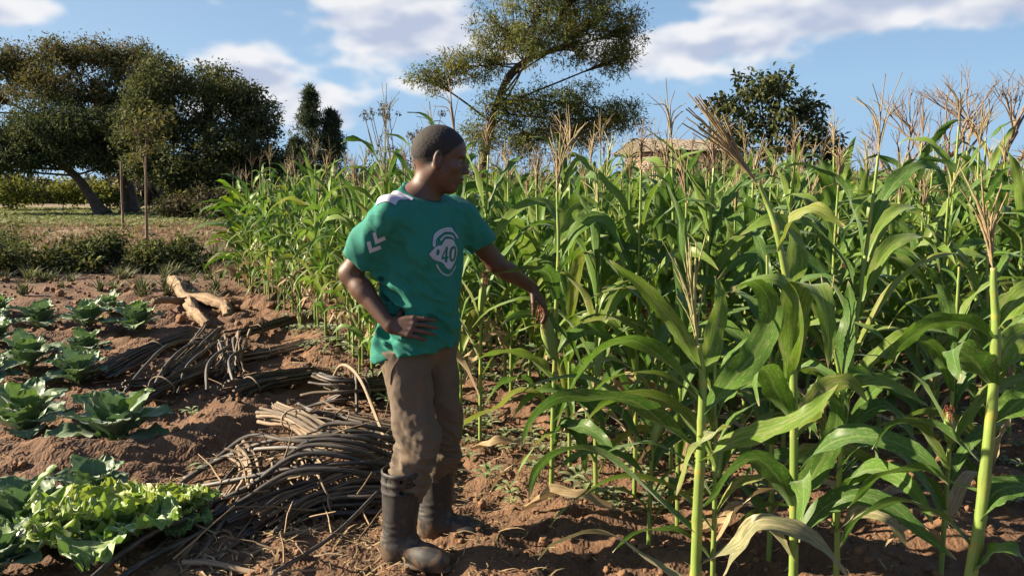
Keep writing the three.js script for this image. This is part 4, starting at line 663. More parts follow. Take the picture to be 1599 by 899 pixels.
function hoseBundle(pts, rad, n, hr, label, { mats = [0, 1], seed = 1, ties = [0.35], loop = 0, splay = 0.5 } = {}) {
  const rnd = mulberry(seed * 131), P = lift(pts), mid = P[Math.floor(P.length / 2)], g = thing('hose_bundle', label, 'hose bundle', [mid.x, gy(mid.x, mid.z), mid.z], 'bundles of irrigation hose');
  const org = g.position, cv = new THREE.CatmullRomCurve3(P.map((p) => p.clone().sub(org)));
  for (let i = 0; i < n; i++) {
    const a0 = rnd() * 6.28, rr = rad * Math.sqrt(rnd()), tw = (rnd() - 0.5) * 2.4, pp = [], s0 = rnd() * 0.10 - 0.02, s1 = 1 - rnd() * 0.10;
    for (let k = 0; k <= 7; k++) {
      const s = lerp(s0, s1, k / 7), c = cv.getPoint(clamp(s)), T = cv.getTangent(clamp(s)), S = V(0, 1, 0).cross(T).normalize(), U = T.clone().cross(S), fan = 1 + splay * (Math.pow(Math.abs(s - 0.5) * 2, 3)) - 0.18 * Math.exp(-(((s - ties[0]) / 0.12) ** 2)), a = a0 + tw * s;
      const y = Math.max(hr * 0.9 - (c.y) + 0.0, Math.sin(a) * rr * fan * 0.8);
      pp.push(c.clone().addScaledVector(S, Math.cos(a) * rr * fan * 1.25).addScaledVector(U, y).addScaledVector(T, (s - clamp(s)) * 1.0).add(V((rnd() - 0.5) * 0.014, (rnd() - 0.3) * 0.010, (rnd() - 0.5) * 0.014)));
    }
    if (loop && rnd() < loop) { const e = pp[7], d = e.clone().sub(pp[6]).normalize(), up = V((rnd() - 0.5) * 0.8, 0.2 + 0.6 * rnd(), (rnd() - 0.5) * 0.8); pp.push(e.clone().addScaledVector(d, 0.05).addScaledVector(up, 0.05), e.clone().addScaledVector(d, 0.02).addScaledVector(up, 0.10), e.clone().addScaledVector(d, -0.1).addScaledVector(up, 0.07)); }
    const hrr = hr * (0.6 + 0.4 * rnd()), sd = rnd() * 50; part('hose', tube(pp, (q, a) => hrr * (1 + 0.06 * noise3(q * 9, a * 0.4, sd)) * (q > 0.98 ? 0.7 : 1), { seg: 26, sides: 6, vscale: 2 }), hoseMats[mats[Math.floor(rnd() * mats.length)]], g);
  }
  for (const t of ties) {
    const c = cv.getPoint(t), T = cv.getTangent(t), S = V(0, 1, 0).cross(T).normalize(), U = T.clone().cross(S), ring = [];
    for (let k = 0; k <= 12; k++) { const a = k / 12 * 6.28; ring.push(c.clone().addScaledVector(S, Math.cos(a) * rad * 1.18).addScaledVector(U, Math.sin(a) * rad * 0.86).addScaledVector(T, 0.01 * Math.sin(a * 2))); }
    part('tie', tube(ring, 0.005, { seg: 24, sides: 5, cap: false }), hoseMats[2], g);
  }
  return g;
}
function hose(pts, r, m, label, group) {
  const P = lift(pts), q = P[0], o = V(q.x, gy(q.x, q.z), q.z), t = part('hose', tube(P.map((p) => p.clone().sub(o)), (s, a) => r * (1 + 0.05 * Math.sin(s * 40)), { seg: 44, sides: 8, vscale: 2 }), hoseMats[m]); t.position.copy(o); return tag(t, label, 'hose', group);
}
hoseBundle([[-3.20, 0.06, -6.0], [-3.126, 0.08, -6.65], [-3.024, 0.1, -7.45]], 0.075, 22, 0.012, 'dark hose bundle lying nearest to the cabbages, pointing up the slope', { seed: 1, ties: [0.6] });
hoseBundle([[-2.52, 0.06, -5.0], [-2.394, 0.09, -5.45], [-2.383, 0.09, -6.27]], 0.085, 24, 0.012, 'darkest hose bundle at the front of the upper heap, just behind the large cabbage', { seed: 2, ties: [0.4] });
hoseBundle([[-2.76, 0.05, -5.42], [-2.62, 0.07, -5.77], [-2.52, 0.07, -6.43]], 0.065, 18, 0.012, 'hose bundle pressed between the darkest bundle and the cabbages', { seed: 3, mats: [1, 0], ties: [0.5] });
hoseBundle([[-2.60, 0.10, -5.75], [-2.66, 0.14, -6.4], [-2.93, 0.1, -7.75]], 0.08, 22, 0.012, 'grey brown hose bundle running from the heap up to the logs', { seed: 4, mats: [3, 1, 3], ties: [0.25, 0.7] });
hoseBundle([[-2.18, 0.05, -5.95], [-2.27, 0.15, -6.3], [-2.45, 0.13, -6.85]], 0.085, 20, 0.012, 'knotted brown hose bundle with looped ends at the crown of the upper heap', { seed: 5, mats: [3, 2, 1], ties: [0.5], loop: 0.5 });
hoseBundle([[-2.33, 0.05, -6.6], [-2.087, 0.06, -6.76], [-1.75, 0.05, -6.95]], 0.05, 14, 0.011, 'slim tan hose bundle reaching across to the foot of the maize', { seed: 6, mats: [3, 2], ties: [0.5], splay: 0.2 });
hoseBundle([[-2.76, 0.06, -7.55], [-2.55, 0.07, -7.9], [-2.25, 0.05, -8.5]], 0.06, 14, 0.012, 'dark hose bundle behind the upper heap, on the right of the logs', { seed: 7, mats: [1, 0], ties: [0.5] });
hoseBundle([[-1.86, 0.06, -5.05], [-1.69, 0.075, -5.36], [-1.45, 0.06, -5.85]], 0.075, 22, 0.012, 'short black hose bundle lying alone on the bare path', { seed: 8, mats: [0, 0, 1], ties: [0.3] });
hoseBundle([[-1.30, 0.1, -5.25], [-1.12, 0.16, -5.15], [-0.93, 0.12, -5.3], [-0.82, 0.06, -5.5]], 0.11, 26, 0.011, 'coiled heap of dark hose behind the pale bundle', { seed: 9, mats: [1, 3, 0], ties: [0.5], loop: 0.9, splay: 0.9 });
hoseBundle([[-1.42, 0.22, -4.52], [-1.19, 0.23, -4.3], [-0.97, 0.17, -4.12], [-0.74, 0.1, -4.05]], 0.07, 24, 0.0125, 'pale tan hose bundle folded flat on top of the front heap', { seed: 10, mats: [2, 2, 3], ties: [0.3], splay: 0.15 });
hoseBundle([[-1.12, 0.05, -3.2], [-1.0, 0.09, -3.4], [-0.80, 0.12, -3.56], [-0.52, 0.10, -3.72]], 0.085, 26, 0.011, 'dark hose bundle bending to the farmer boots at the front of the heap', { seed: 11, mats: [0, 1, 1], ties: [0.55], splay: 0.7 });
hoseBundle([[-1.02, 0.05, -3.38], [-0.83, 0.06, -3.46], [-0.5, 0.05, -3.55]], 0.07, 20, 0.011, 'black hose bundle flat on the soil behind the near boot', { seed: 12, mats: [0, 1], ties: [0.5], splay: 0.3 });
hoseBundle([[-1.35, 0.20, -3.95], [-1.27, 0.14, -3.82], [-1.17, 0.04, -3.5]], 0.07, 14, 0.011, 'light brown hose ends drooping from the front heap to the soil', { seed: 13, mats: [2, 3, 2], ties: [0.1], splay: 0.9 });
hoseBundle([[-1.12, 0.17, -4.05], [-1.03, 0.11, -3.87], [-0.92, 0.06, -3.72]], 0.06, 12, 0.011, 'tan hose ends hanging below the pale bundle', { seed: 14, mats: [2, 2, 3], ties: [0.1], splay: 0.7 });
hoseBundle([[-1.25, 0.1, -4.75], [-1.0, 0.12, -4.6], [-0.6, 0.08, -4.5]], 0.09, 20, 0.011, 'dark hose bundle half hidden behind the pale one, at the farmer knee', { seed: 15, mats: [0, 1, 3], ties: [0.5], splay: 0.6 });
const LH = 'loose lengths of hose';
hose([[-1.633, 0.04, -3.762], [-1.57, 0.09, -4.021], [-1.393, 0.22, -4.054], [-1.127, 0.25, -3.887], [-0.889, 0.22, -3.828], [-0.55, 0.15, -3.877]], 0.0125, 1, 'dusty black hose arching over the front heap, uppermost of its loose lengths', LH);
hose([[-1.66, 0.03, -3.88], [-1.45, 0.14, -3.95], [-1.12, 0.22, -3.80], [-0.84, 0.2, -3.72], [-0.55, 0.15, -3.95]], 0.012, 0, 'black hose curving round the front heap below the uppermost one', LH);
hose([[-1.553, 0.1, -4.021], [-1.243, 0.24, -3.948], [-0.893, 0.24, -3.90], [-0.56, 0.22, -4.02]], 0.011, 1, 'thin grey hose lying straight across the front heap to the trousers', LH);
hose([[-1.50, 0.06, -3.7], [-1.3, 0.12, -3.62], [-1.0, 0.2, -3.58], [-0.72, 0.24, -3.6], [-0.52, 0.2, -3.72]], 0.0115, 0, 'black hose bowed above the front bundle and ending at the boot top', LH);
hose([[-1.3, 0.03, -3.32], [-1.08, 0.14, -3.5], [-0.84, 0.2, -3.6], [-0.55, 0.2, -3.7]], 0.011, 3, 'brownish hose rising from the soil to the boot top', LH);
hose([[-1.60, 0.03, -2.75], [-1.52, 0.10, -2.88], [-1.43, 0.13, -3.02], [-1.35, 0.11, -3.32], [-1.40, 0.08, -3.8], [-1.36, 0.12, -4.15]], 0.013, 0, 'black hose lying across the lettuce leaves', LH);
hose([[-1.52, 0.03, -2.74], [-1.40, 0.07, -2.92], [-1.30, 0.05, -3.2], [-1.33, 0.04, -3.6]], 0.0125, 0, 'second black hose on the soil right of the lettuce', LH);
hose([[-1.275, 0.025, -2.93], [-1.163, 0.03, -2.915], [-1.0, 0.02, -2.88], [-0.86, 0.02, -2.84]], 0.0125, 2, 'short tan hose lying level along the bottom edge', LH);
hose([[-0.9, 0.015, -2.84], [-0.734, 0.07, -3.117], [-0.6, 0.13, -3.5]], 0.0085, 1, 'thin straight hose leaning up to the near boot', LH);
hose([[-1.317, 0.015, -3.03], [-1.322, 0.06, -3.391], [-1.322, 0.12, -3.76]], 0.011, 2, 'light hose end pointing to the viewer beside the lettuce', LH);
hose([[-1.24, 0.015, -3.0], [-1.26, 0.05, -3.36], [-1.24, 0.1, -3.7]], 0.010, 3, 'brown hose end parallel to the light one', LH);
hose([[-1.187, 0.012, -2.96], [-1.124, 0.02, -3.258], [-0.95, 0.04, -3.55]], 0.010, 3, 'brown hose on the soil pointing from the bottom edge to the front bundle', LH);
hose([[-1.05, 0.012, -3.0], [-0.98, 0.02, -3.15], [-0.78, 0.03, -3.3]], 0.009, 2, 'short pale hose piece on the soil before the front bundle', LH);
hose([[-1.28, 0.12, -5.5], [-1.151, 0.32, -5.25], [-0.93, 0.36, -4.75], [-0.74, 0.24, -4.3], [-0.62, 0.12, -3.98]], 0.011, 2, 'pale hose springing up in an arch behind the farmer leg', LH);
hose([[-1.16, 0.05, -5.6], [-1.08, 0.26, -5.35], [-1.03, 0.28, -5.15], [-1.0, 0.06, -5.0]], 0.011, 1, 'grey hose loop standing on the coiled heap', LH);
hose([[-1.45, 0.05, -4.8], [-1.3, 0.2, -4.62], [-1.15, 0.24, -4.5], [-0.95, 0.12, -4.62]], 0.011, 1, 'dark hose loop rising behind the pale bundle', LH);

{ // long smooth lengths thrown over the front heap, bowed alike
  const rnd = mulberry(919), say = ['lowest', 'second lowest', 'third lowest', 'middle', 'third highest', 'second highest', 'highest'];
  for (let i = 0; i < 7; i++) { const z = -3.45 - i * 0.11, h = 0.16 + 0.05 * rnd(), x0 = -1.5 + 0.1 * rnd() + 0.02 * i; hose([[x0, 0.03, z + 0.22 - 0.1 * rnd()], [x0 + 0.22, h * 0.7, z + 0.06], [-1.0, h + 0.07, z - 0.02], [-0.76, h + 0.06, z - 0.06 * rnd()], [-0.50, 0.1, z - 0.12 - 0.1 * rnd()]], 0.011 + 0.002 * rnd(), [0, 0, 1, 0, 1, 0, 1][i], `smooth dark hose bowed over the front heap, ${say[i]} of seven in the picture`, LH); }
  for (let i = 0; i < 5; i++) { const x = -2.9 + 0.16 * i; hose([[x + 0.28, 0.05, -5.15 - 0.1 * i], [x + 0.16, 0.19, -5.8], [x + 0.05, 0.2, -6.5], [x - 0.02, 0.08, -7.3 + 0.12 * i]], 0.013, i % 2, `dark hose running up over the upper heap, ${['leftmost', 'second from the left', 'middle', 'second from the right', 'rightmost'][i]} of five`, LH); }
}
// ---------------------------------------------------------------- logs
const barkTex = dataTex(128, 256, (u, v) => { const n = 0.85 + 0.3 * tileN(u, v, 6, 4) + 0.22 * tileN(u, v, 26, 7) + 0.1 * Math.sin(u * 60 + 3 * tileN(u, v, 5, 1)); return [n * 0.9, n * 0.9, n * 0.9]; });
const woodMat = mat([0.36, 0.235, 0.125], 0.88, { map: barkTex, bumpMap: barkTex, bumpScale: 0.006 });
const knob = (r, seed) => (s, a) => r * (1 - 0.35 * s) * (1 + 0.26 * noise3(s * 5, Math.cos(a), Math.sin(a) + seed) + 0.2 * noise3(s * 16, Math.cos(a) * 2.4, Math.sin(a) * 2.4 + seed));
function log(pts, r, seed, label, side) {
  const P = lift(pts), o = V(P[0].x, gy(P[0].x, P[0].z), P[0].z), g = thing('log', label, 'log', [o.x, o.y, o.z], 'dry logs on the path');
  part('trunk', tube(P.map((p) => p.clone().sub(o)), knob(r, seed), { seg: 34, sides: 14 }), woodMat, g);
  for (const [q, r2] of side) part('branch', tube(lift(q).map((p) => p.sub(o)), knob(r2, seed + 5), { seg: 18, sides: 10 }), woodMat, g);
}
log([[-5.0, 0.08, -11.7], [-4.5, 0.11, -10.7], [-4.126, 0.11, -10.0], [-3.62, 0.12, -9.42], [-3.3, 0.14, -9.1]], 0.085, 3, 'longer forked tan log lying towards the dug furrows', [[[[-3.32, 0.13, -9.12], [-3.2, 0.09, -8.85], [-3.12, 0.03, -8.6]], 0.065]]);
log([[-4.15, 0.06, -10.0], [-3.8, 0.12, -9.3], [-3.55, 0.14, -8.75], [-3.3, 0.1, -8.3], [-3.12, 0.04, -8.05]], 0.08, 9, 'shorter bent tan log resting against the hose bundles', [[[[-3.85, 0.1, -9.35], [-4.05, 0.16, -9.1], [-4.1, 0.2, -9.0]], 0.05]]);

// ---------------------------------------------------------------- litter on the soil
{
  const rnd = mulberry(555), clod = new THREE.IcosahedronGeometry(1, 2); { const p = clod.attributes.position; for (let i = 0; i < p.count; i++) { const x = p.getX(i), y = p.getY(i), z = p.getZ(i), k = 1 + 0.32 * noise3(x * 1.1, y * 1.1, z * 1.1) + 0.14 * noise3(x * 3, y * 3, z * 3); p.setXYZ(i, x * k, y * k * 0.75, z * k); } }
  const cg = mergeVertices(clod.deleteAttribute('uv').deleteAttribute('normal')); cg.computeVertexNormals();
  const list = [], straw = [], bits = [];
  while (list.length < 9000) { const z = -2.5 - Math.pow(rnd(), 1.7) * 10, x = (rnd() - 0.5) * (2.2 + -z * 1.35), t = tilled(x, z); if (t < 0.6) continue; const s = 0.004 + 0.018 * Math.pow(rnd(), 4.5) + (z < -8 && x < -2 ? 0.04 * Math.pow(rnd(), 3) : 0), b = 0.85 + 0.35 * rnd(); list.push({ p: [x, gy(x, z) + s * 0.3, z], r: [rnd() * 6, rnd() * 6, rnd() * 6], s, c: [0.24 * b, 0.125 * b, 0.062 * b] }); }
  instanced('soil_clods', cg, mat([1, 1, 1], 0.98), list, 'loose crumbs and clods of brown soil', 'soil');
  const blade = maizeLeaf([[0, 0, 0], [0.35, 0.08, 0.04], [0.7, 0.05, -0.02], [1, 0, 0.1]], 0.075, { ns: 6, nc: 2, wave: 0.02, seed: 5 }); blade.deleteAttribute('uv');
  while (straw.length < 4200) {
    const near = rnd() < 0.55, x = near ? -0.9 + (rnd() + rnd() - 1) * 1.2 : -1 + (rnd() - 0.3) * 5, z = near ? -3.4 - (rnd() + rnd() - 1) * 1.2 : -2.6 - rnd() * 6; if (x < -1.75 && rnd() < 0.85) continue;
    const s = 0.03 + 0.14 * rnd() * rnd(), b = 0.6 + 0.6 * rnd(); straw.push({ p: [x, gy(x, z) + 0.004, z], r: [(rnd() - 0.5) * 0.7, rnd() * 6.28, (rnd() - 0.5) * 0.5], s, c: [0.42 * b, 0.30 * b, 0.155 * b] });
  }
  instanced('straw', blade, mat([1, 1, 1], 0.95), straw, 'scraps of dry straw and chaff strewn on the soil', 'straw');
  // low weeds between the rows and along the edges
  const wl = []; for (let i = 0; i < 9; i++) { const az = i * 2.4; wl.push(broadLeaf(az, 0.10 + 0.05 * (i % 3), 0.05, (60 - i * 5) * RAD, (-10 - i * 4) * RAD, { y0: 0.02 + 0.012 * i, seed: i + 3, nu: 2, nv: 5, ruffle: 0.08, stem: 0.3, r0: 0.005 })); } const wg = merge(wl); wg.deleteAttribute('uv');
  while (bits.length < 900) { const x = (rnd() - 0.35) * 7, z = -3.5 - rnd() * 5.5, ra = rowAcross(x, z); if (ra < -0.25 && rnd() < 0.97) continue; if (Math.abs(x) > -z * 0.7) continue; const b = 0.75 + 0.5 * rnd(); bits.push({ p: [x, gy(x, z), z], r: [0, rnd() * 6.28, 0], s: 0.28 + 0.55 * rnd() * rnd(), c: [0.17 * b, 0.24 * b, 0.045 * b] }); }
  instanced('low_weeds', wg, leafy([1, 1, 1], 0.35), bits, 'low leafy weeds growing between the maize rows', 'weeds');
  // fallen maize leaves
  const fallen = [[[0.06, 0.03, -3.42], [0.2, 0.08, -3.38], [0.34, 0.07, -3.36], [0.48, 0.03, -3.44], 'curled tan maize leaf on the soil at the foot of the plant the farmer holds'], [[-0.22, 0.03, -4.25], [-0.1, 0.07, -4.2], [0.02, 0.08, -4.22], [0.12, 0.04, -4.3], 'dry maize leaf bleached by the sun right behind the far boot'], [[0.75, 0.03, -3.3], [0.86, 0.05, -3.26], [0.98, 0.06, -3.3], [1.1, 0.02, -3.36], 'dry maize leaf on shaded soil among the front stalks'], [[1.5, 0.03, -3.5], [1.62, 0.06, -3.45], [1.78, 0.05, -3.5], [1.9, 0.02, -3.58], 'dry maize leaf on the bare soil at right']];
  for (const f of fallen) { const label = f[4], o = V(f[0][0], gy(f[0][0], f[0][2]), f[0][2]), m = part('dry_leaf', maizeLeaf(f.slice(0, 4).map(([x, y, z]) => V(x, gy(x, z) + y, z).sub(o)), 0.08, { ns: 16, nc: 6, fold: 0.8, wave: 0.02, seed: 40 + f[0][0] * 10, twist: 0.8 }), dryLeafMat); m.position.copy(o); tag(m, label, 'dry leaf', 'fallen maize leaves'); }
}
{ // thin dry stems lying in and around the hose heaps
  const rnd = mulberry(808), stems = [], one = tube([[0, 0, 0], [0.4, 0.02, 0.01], [0.45, 0.03, 0.012], [1, 0.03, -0.01]], (s, a) => 0.012 * (1 - 0.5 * s) * (1 + 0.3 * Math.exp(-((((s * 4) % 1 - 0.5) / 0.1) ** 2))), { seg: 12, sides: 5 }); one.deleteAttribute('uv');
  for (let i = 0; i < 240; i++) { const up = rnd() < 0.3, x = up ? -2.5 + (rnd() + rnd() - 1) * 0.8 : -1.02 + (rnd() + rnd() - 1) * 0.6, z = up ? -6.2 + (rnd() + rnd() - 1) * 1.3 : -3.9 + (rnd() + rnd() - 1) * 1.2, b = 0.5 + 0.8 * rnd(), on = Math.abs(z + 3.8) < 0.6 && Math.abs(x + 1.0) < 0.35; stems.push({ p: [x, gy(x, z) + 0.015 + (on ? 0.2 * rnd() : 0.03 * rnd()), z], r: [(rnd() - 0.5) * 0.6, rnd() * 6.28, (rnd() - 0.5) * 0.5], s: [0.1 + 0.28 * rnd(), 0.4, 0.4], c: [0.32 * b, 0.225 * b, 0.13 * b] }); }
  instanced('dry_stems', one, mat([1, 1, 1], 0.95), stems, 'thin broken dry stems scattered in and around the hose heaps', 'dry stems');
}

// ---------------------------------------------------------------- trees, bushes and what stands behind the field
function foliage(tufts, { size = 0.12, aspect = 0.45, seed = 1, droop = 0.2, colors, out = 0.5 }) {
  const rnd = mulberry(seed), P = [], I = [], C = [], N = (s) => (rnd() + rnd() + rnd() - 1.5) * s;
  for (const t of tufts) {
    const base = colors[Math.floor(rnd() * colors.length)], tone = 0.85 + 0.3 * rnd();
    for (let i = 0; i < t.n; i++) {
      const c = V(t.c.x + N(t.r), t.c.y + N(t.r * 0.8), t.c.z + N(t.r)), d = c.clone().sub(t.c).multiplyScalar(out / t.r).add(V(N(1), N(1) - droop, N(1))).normalize(), s = size * (0.6 + 0.8 * rnd()), sd = d.clone().cross(V(N(1), 1.2 + N(1), N(1))).normalize().multiplyScalar(s * aspect * 0.5), nn = sd.clone().cross(d).normalize().multiplyScalar(s * 0.08), o = P.length / 3;
      const m = c.clone().addScaledVector(d, s * 0.45), e = c.clone().addScaledVector(d, s);
      P.push(c.x, c.y, c.z, m.x + sd.x + nn.x, m.y + sd.y + nn.y, m.z + sd.z + nn.z, e.x, e.y, e.z, m.x - sd.x + nn.x, m.y - sd.y + nn.y, m.z - sd.z + nn.z); I.push(o, o + 1, o + 2, o, o + 2, o + 3);
      const k = tone * (0.8 + 0.4 * rnd()); for (let q = 0; q < 4; q++) C.push(base[0] * k, base[1] * k, base[2] * k);
    }
  }
  return geoFrom(P, I, null, C);
}
const barkMat = mat([0.17, 0.125, 0.09], 0.95, { map: barkTex, bumpMap: barkTex, bumpScale: 0.02 }), greyBark = mat([0.26, 0.2, 0.155], 0.95, { map: barkTex, bumpMap: barkTex, bumpScale: 0.01 }), paleBark = mat([0.32, 0.235, 0.16], 0.95, { map: barkTex });
const crownMat = leafy([1, 1, 1], 0.34, { vertexColors: true, specularIntensity: 0.3 });
function makeTree(name, label, category, base, { trunk, r0, r1 = 0.4, clumps, tufts = 14, per = 22, tr = 0.3, size, aspect, colors, seed, bark = barkMat, droop = 0.2, flat = 0.35, fork = 0.5, twigR = 0.02, group, joinY, shell = 0.45, grow = [1, 1] }) {
  const y0 = gy(base[0], base[1], 0), g = thing(name, label, category, [base[0], y0 - 0.03, base[1]], group), rnd = mulberry(seed * 313 + 7), tp = trunk.map((p) => V(...p)), cv = new THREE.CatmullRomCurve3(tp), H = tp[tp.length - 1].y;
  part('trunk', tube(tp, (s, a) => r0 * lerp(1, r1, s) * (1 + 0.1 * noise3(s * 5, Math.cos(a), Math.sin(a) + seed) + 0.6 * Math.exp(-s * 14)), { seg: 26, sides: 10 }), bark, g);
  const limbs = [], list = [];
  for (const [cx, cy, cz, rx0, ry0, dens = 1] of clumps) {
    const rx = rx0 * grow[0], ry = ry0 * grow[1];
    const c = V(cx, cy, cz), t = clamp(fork + (1 - fork) * rnd() * clamp(cy / H - 0.25, 0, 1), 0, 1), s = cv.getPoint(t), mid = s.clone().lerp(c, 0.5).add(V((rnd() - 0.5) * 0.3 * rx, 0.12 * ry - 0.3 * ry * rnd(), (rnd() - 0.5) * 0.4 * rx)), lr = Math.max(twigR * 1.5, r0 * lerp(1, r1, t) * 0.3);
    limbs.push(tube([s, mid, c], (q) => lerp(lr, twigR * 1.3, q), { seg: 9, sides: 6 }));
    for (let i = 0; i < tufts * dens; i++) {
      const a = rnd() * 6.28, u = rnd() * 2 - 1, q = Math.sqrt(1 - u * u), rad = Math.pow(rnd(), shell), p = V(cx + Math.cos(a) * q * rx * rad, cy + u * ry * rad * (u < 0 ? 1 - flat : 1), cz + Math.sin(a) * q * rx * rad);
      list.push({ c: p, r: tr * (0.6 + 0.8 * rnd()), n: Math.round(per * (0.5 + rnd())) });
      if (i % 2 === 0) limbs.push(tube([mid.clone().lerp(c, 0.3 + 0.6 * rnd()), c.clone().lerp(p, 0.5).add(V(0, -0.06 * ry, 0)), p], (k) => lerp(twigR, twigR * 0.3, k), { seg: 5, sides: 4, cap: false }));
    }
  }
  part('branches', merge(limbs), bark, g);
  part('crown', foliage(list, { size, aspect, seed: seed + 50, droop, colors }), crownMat, g);
  return g;
}
makeTree('shade_tree', 'tall flat topped shade tree with brownish upper crown at far left', 'tree', [-21.0, -44], { trunk: [[0, 0, 0], [-0.1, 1.6, 0], [-0.5, 3.4, 0.2], [-1.2, 5.4, 0], [-1.6, 7.2, 0]], r0: 0.42, clumps: [[-4.37, 7.3, 0, 2.1, 1.3], [-2.23, 8.3, 1, 2.1, 0.9], [-0.5, 8.5, -1, 2.1, 0.95], [1.2, 7.6, 0, 1.6, 1.1], [-5.7, 7.9, 1, 1.5, 1.1], [-2.72, 6.3, 2, 2.4, 1.4], [-0.48, 6.3, 1, 2.1, 1.5], [-7.8, 6.6, 0, 2.2, 1.6], [-9.6, 5.6, 0, 2, 1.6], [0.9, 5.2, 0.5, 1.5, 1.3]], tufts: 150, per: 34, tr: 0.42, size: 0.17, aspect: 0.42, colors: [[0.19, 0.17, 0.05], [0.14, 0.15, 0.045], [0.22, 0.17, 0.065], [0.12, 0.14, 0.045]], seed: 1, flat: 0.5 });
makeTree('shade_tree', 'dark low crowned tree with a trunk leaning to the left', 'tree', [-21.134, -41], { trunk: [[0.2, 0, 0], [-0.35, 0.9, 0], [-1.0, 1.9, 0], [-2.1, 2.9, 0.1], [-3.0, 3.8, 0.2]], r0: 0.3, clumps: [[-3.78, 4.07, 0, 1.97, 1.3], [-1.87, 3.9, 1, 1.97, 1.1], [-0.22, 4.3, 1, 1.81, 1.3], [-4.6, 3.0, 1, 1.4, 0.9], [0.69, 3.6, 0, 1.32, 1.0], [-2.26, 4.9, 0, 1.97, 1.15], [-6.4, 3.8, 0, 1.9, 1.5], [-8.2, 3.2, 0, 1.6, 1.4], [-2.9, 2.8, 1.2, 1.5, 0.8], [-5.6, 2.5, 1, 1.6, 0.9], [-0.3, 3.0, 1.2, 1.3, 0.8], [1.3, 2.8, 0.8, 1.2, 0.8], [1.9, 4.3, 0.8, 1.4, 1.2]], tufts: 140, per: 34, tr: 0.38, size: 0.17, aspect: 0.5, colors: [[0.09, 0.12, 0.04], [0.07, 0.1, 0.036], [0.13, 0.15, 0.045]], seed: 2 });
makeTree('shade_tree', 'dense rounded dark tree at the right of the shady group', 'tree', [-14.648, -39], { trunk: [[-0.4, 0, 0], [-0.3, 1.2, 0], [-0.1, 2.6, 0], [0, 4.2, 0], [0, 5.6, 0]], r0: 0.3, clumps: [[-2.79, 5.4, 0, 1.31, 1.15], [-1.52, 6.2, 1, 1.41, 1.2], [0, 6.3, -1, 1.5, 1.2], [1.35, 5.6, 0, 1.41, 1.2], [2.37, 4.5, 0, 1.25, 1.3], [1.7, 3.3, 1, 1.57, 1.3], [-0.11, 4.4, 0.4, 1.9, 1.7], [-1.97, 4.1, 1, 1.72, 1.6], [0.12, 2.7, 1, 2.1, 1.0], [2.75, 2.6, 0, 1.1, 1.1], [-3.1, 3.8, 0.3, 1.2, 1.1], [-2.4, 2.5, 1, 1.3, 0.9], [0.9, 2.0, 1.2, 1.5, 0.8], [2.3, 1.8, 0.8, 1.1, 0.8], [-1.0, 1.9, 1.3, 1.2, 0.7]], tufts: 140, per: 34, tr: 0.36, size: 0.17, aspect: 0.5, colors: [[0.13, 0.15, 0.045], [0.095, 0.12, 0.038], [0.18, 0.185, 0.055], [0.085, 0.11, 0.036]], seed: 3 });
makeTree('acacia_tree', 'tall open acacia with forked trunk behind the farmer head', 'tree', [-1.25, -20], { trunk: [[0, 0, 0], [0.32, 0.9, 0], [0.58, 2.36, 0], [0.82, 3.3, 0], [1.26, 4.32, 0], [2.04, 4.75, 0], [2.9, 5.02, 0.1]], r0: 0.15, r1: 0.28, fork: 0.42, clumps: [[1.1, 5.35, 0, 0.8, 0.62], [1.88, 5.65, 0.6, 0.9, 0.7], [2.65, 5.9, -0.5, 0.9, 0.7], [3.35, 5.45, 0.4, 0.8, 0.62], [3.98, 5.27, 0, 0.5, 0.42, 0.7], [3.75, 4.55, 0.5, 0.5, 0.3, 0.6], [2.8, 4.85, 0.6, 0.7, 0.4, 0.7], [1.73, 4.8, 0.8, 0.6, 0.4, 0.7], [0.0, 4.37, 0.3, 0.6, 0.3, 0.6], [-0.75, 4.12, 0.2, 0.55, 0.2, 0.5], [0.6, 4.6, 0, 0.5, 0.4, 0.7], [1.1, 3.4, 0.5, 0.7, 0.35, 0.7], [2.04, 3.37, 0.4, 0.8, 0.45], [3.0, 3.5, -0.3, 0.8, 0.5], [3.86, 3.14, 0.2, 0.72, 0.4], [0.6, 2.75, 0.3, 0.6, 0.35, 0.7], [1.73, 2.67, 0.4, 0.8, 0.39], [2.83, 2.83, 0, 0.72, 0.32], [2.2, 6.5, 0, 0.9, 0.5], [3.0, 6.4, 0, 0.8, 0.5]], tufts: 80, per: 44, tr: 0.2, size: 0.10, aspect: 0.24, colors: [[0.25, 0.26, 0.05], [0.2, 0.24, 0.05], [0.3, 0.27, 0.055], [0.14, 0.18, 0.055]], seed: 4, droop: 0.3, twigR: 0.011, flat: 0.0, shell: 0.5, grow: [1.12, 1.45], bark: barkMat });
makeTree('broadleaf_tree', 'round broad leaved tree rising above the tassels at right', 'tree', [5.972, -18.6], { trunk: [[0, 0, 0], [0.05, 1, 0], [-0.05, 2, 0], [0, 3.1, 0]], r0: 0.13, clumps: [[-1.0, 3.4, 0, 0.6, 0.49, 0.8], [-0.4, 3.74, 0.3, 0.6, 0.49], [0.24, 3.67, -0.3, 0.6, 0.51], [0.7, 3.25, 0, 0.6, 0.51], [-0.08, 3.04, 0.5, 0.78, 0.6], [-1.0, 2.8, 0.2, 0.6, 0.55], [0.86, 2.56, 0.3, 0.66, 0.55], [0.16, 2.35, 0.5, 0.8, 0.6], [1.4, 2.2, 0, 0.4, 0.4, 0.8], [-0.62, 2.1, 0, 0.7, 0.6], [0.9, 1.7, 0, 0.8, 0.6]], tufts: 46, per: 13, tr: 0.14, size: 0.135, aspect: 0.5, colors: [[0.12, 0.15, 0.045], [0.10, 0.125, 0.04], [0.16, 0.175, 0.06]], seed: 5, twigR: 0.012, droop: 0.35 });
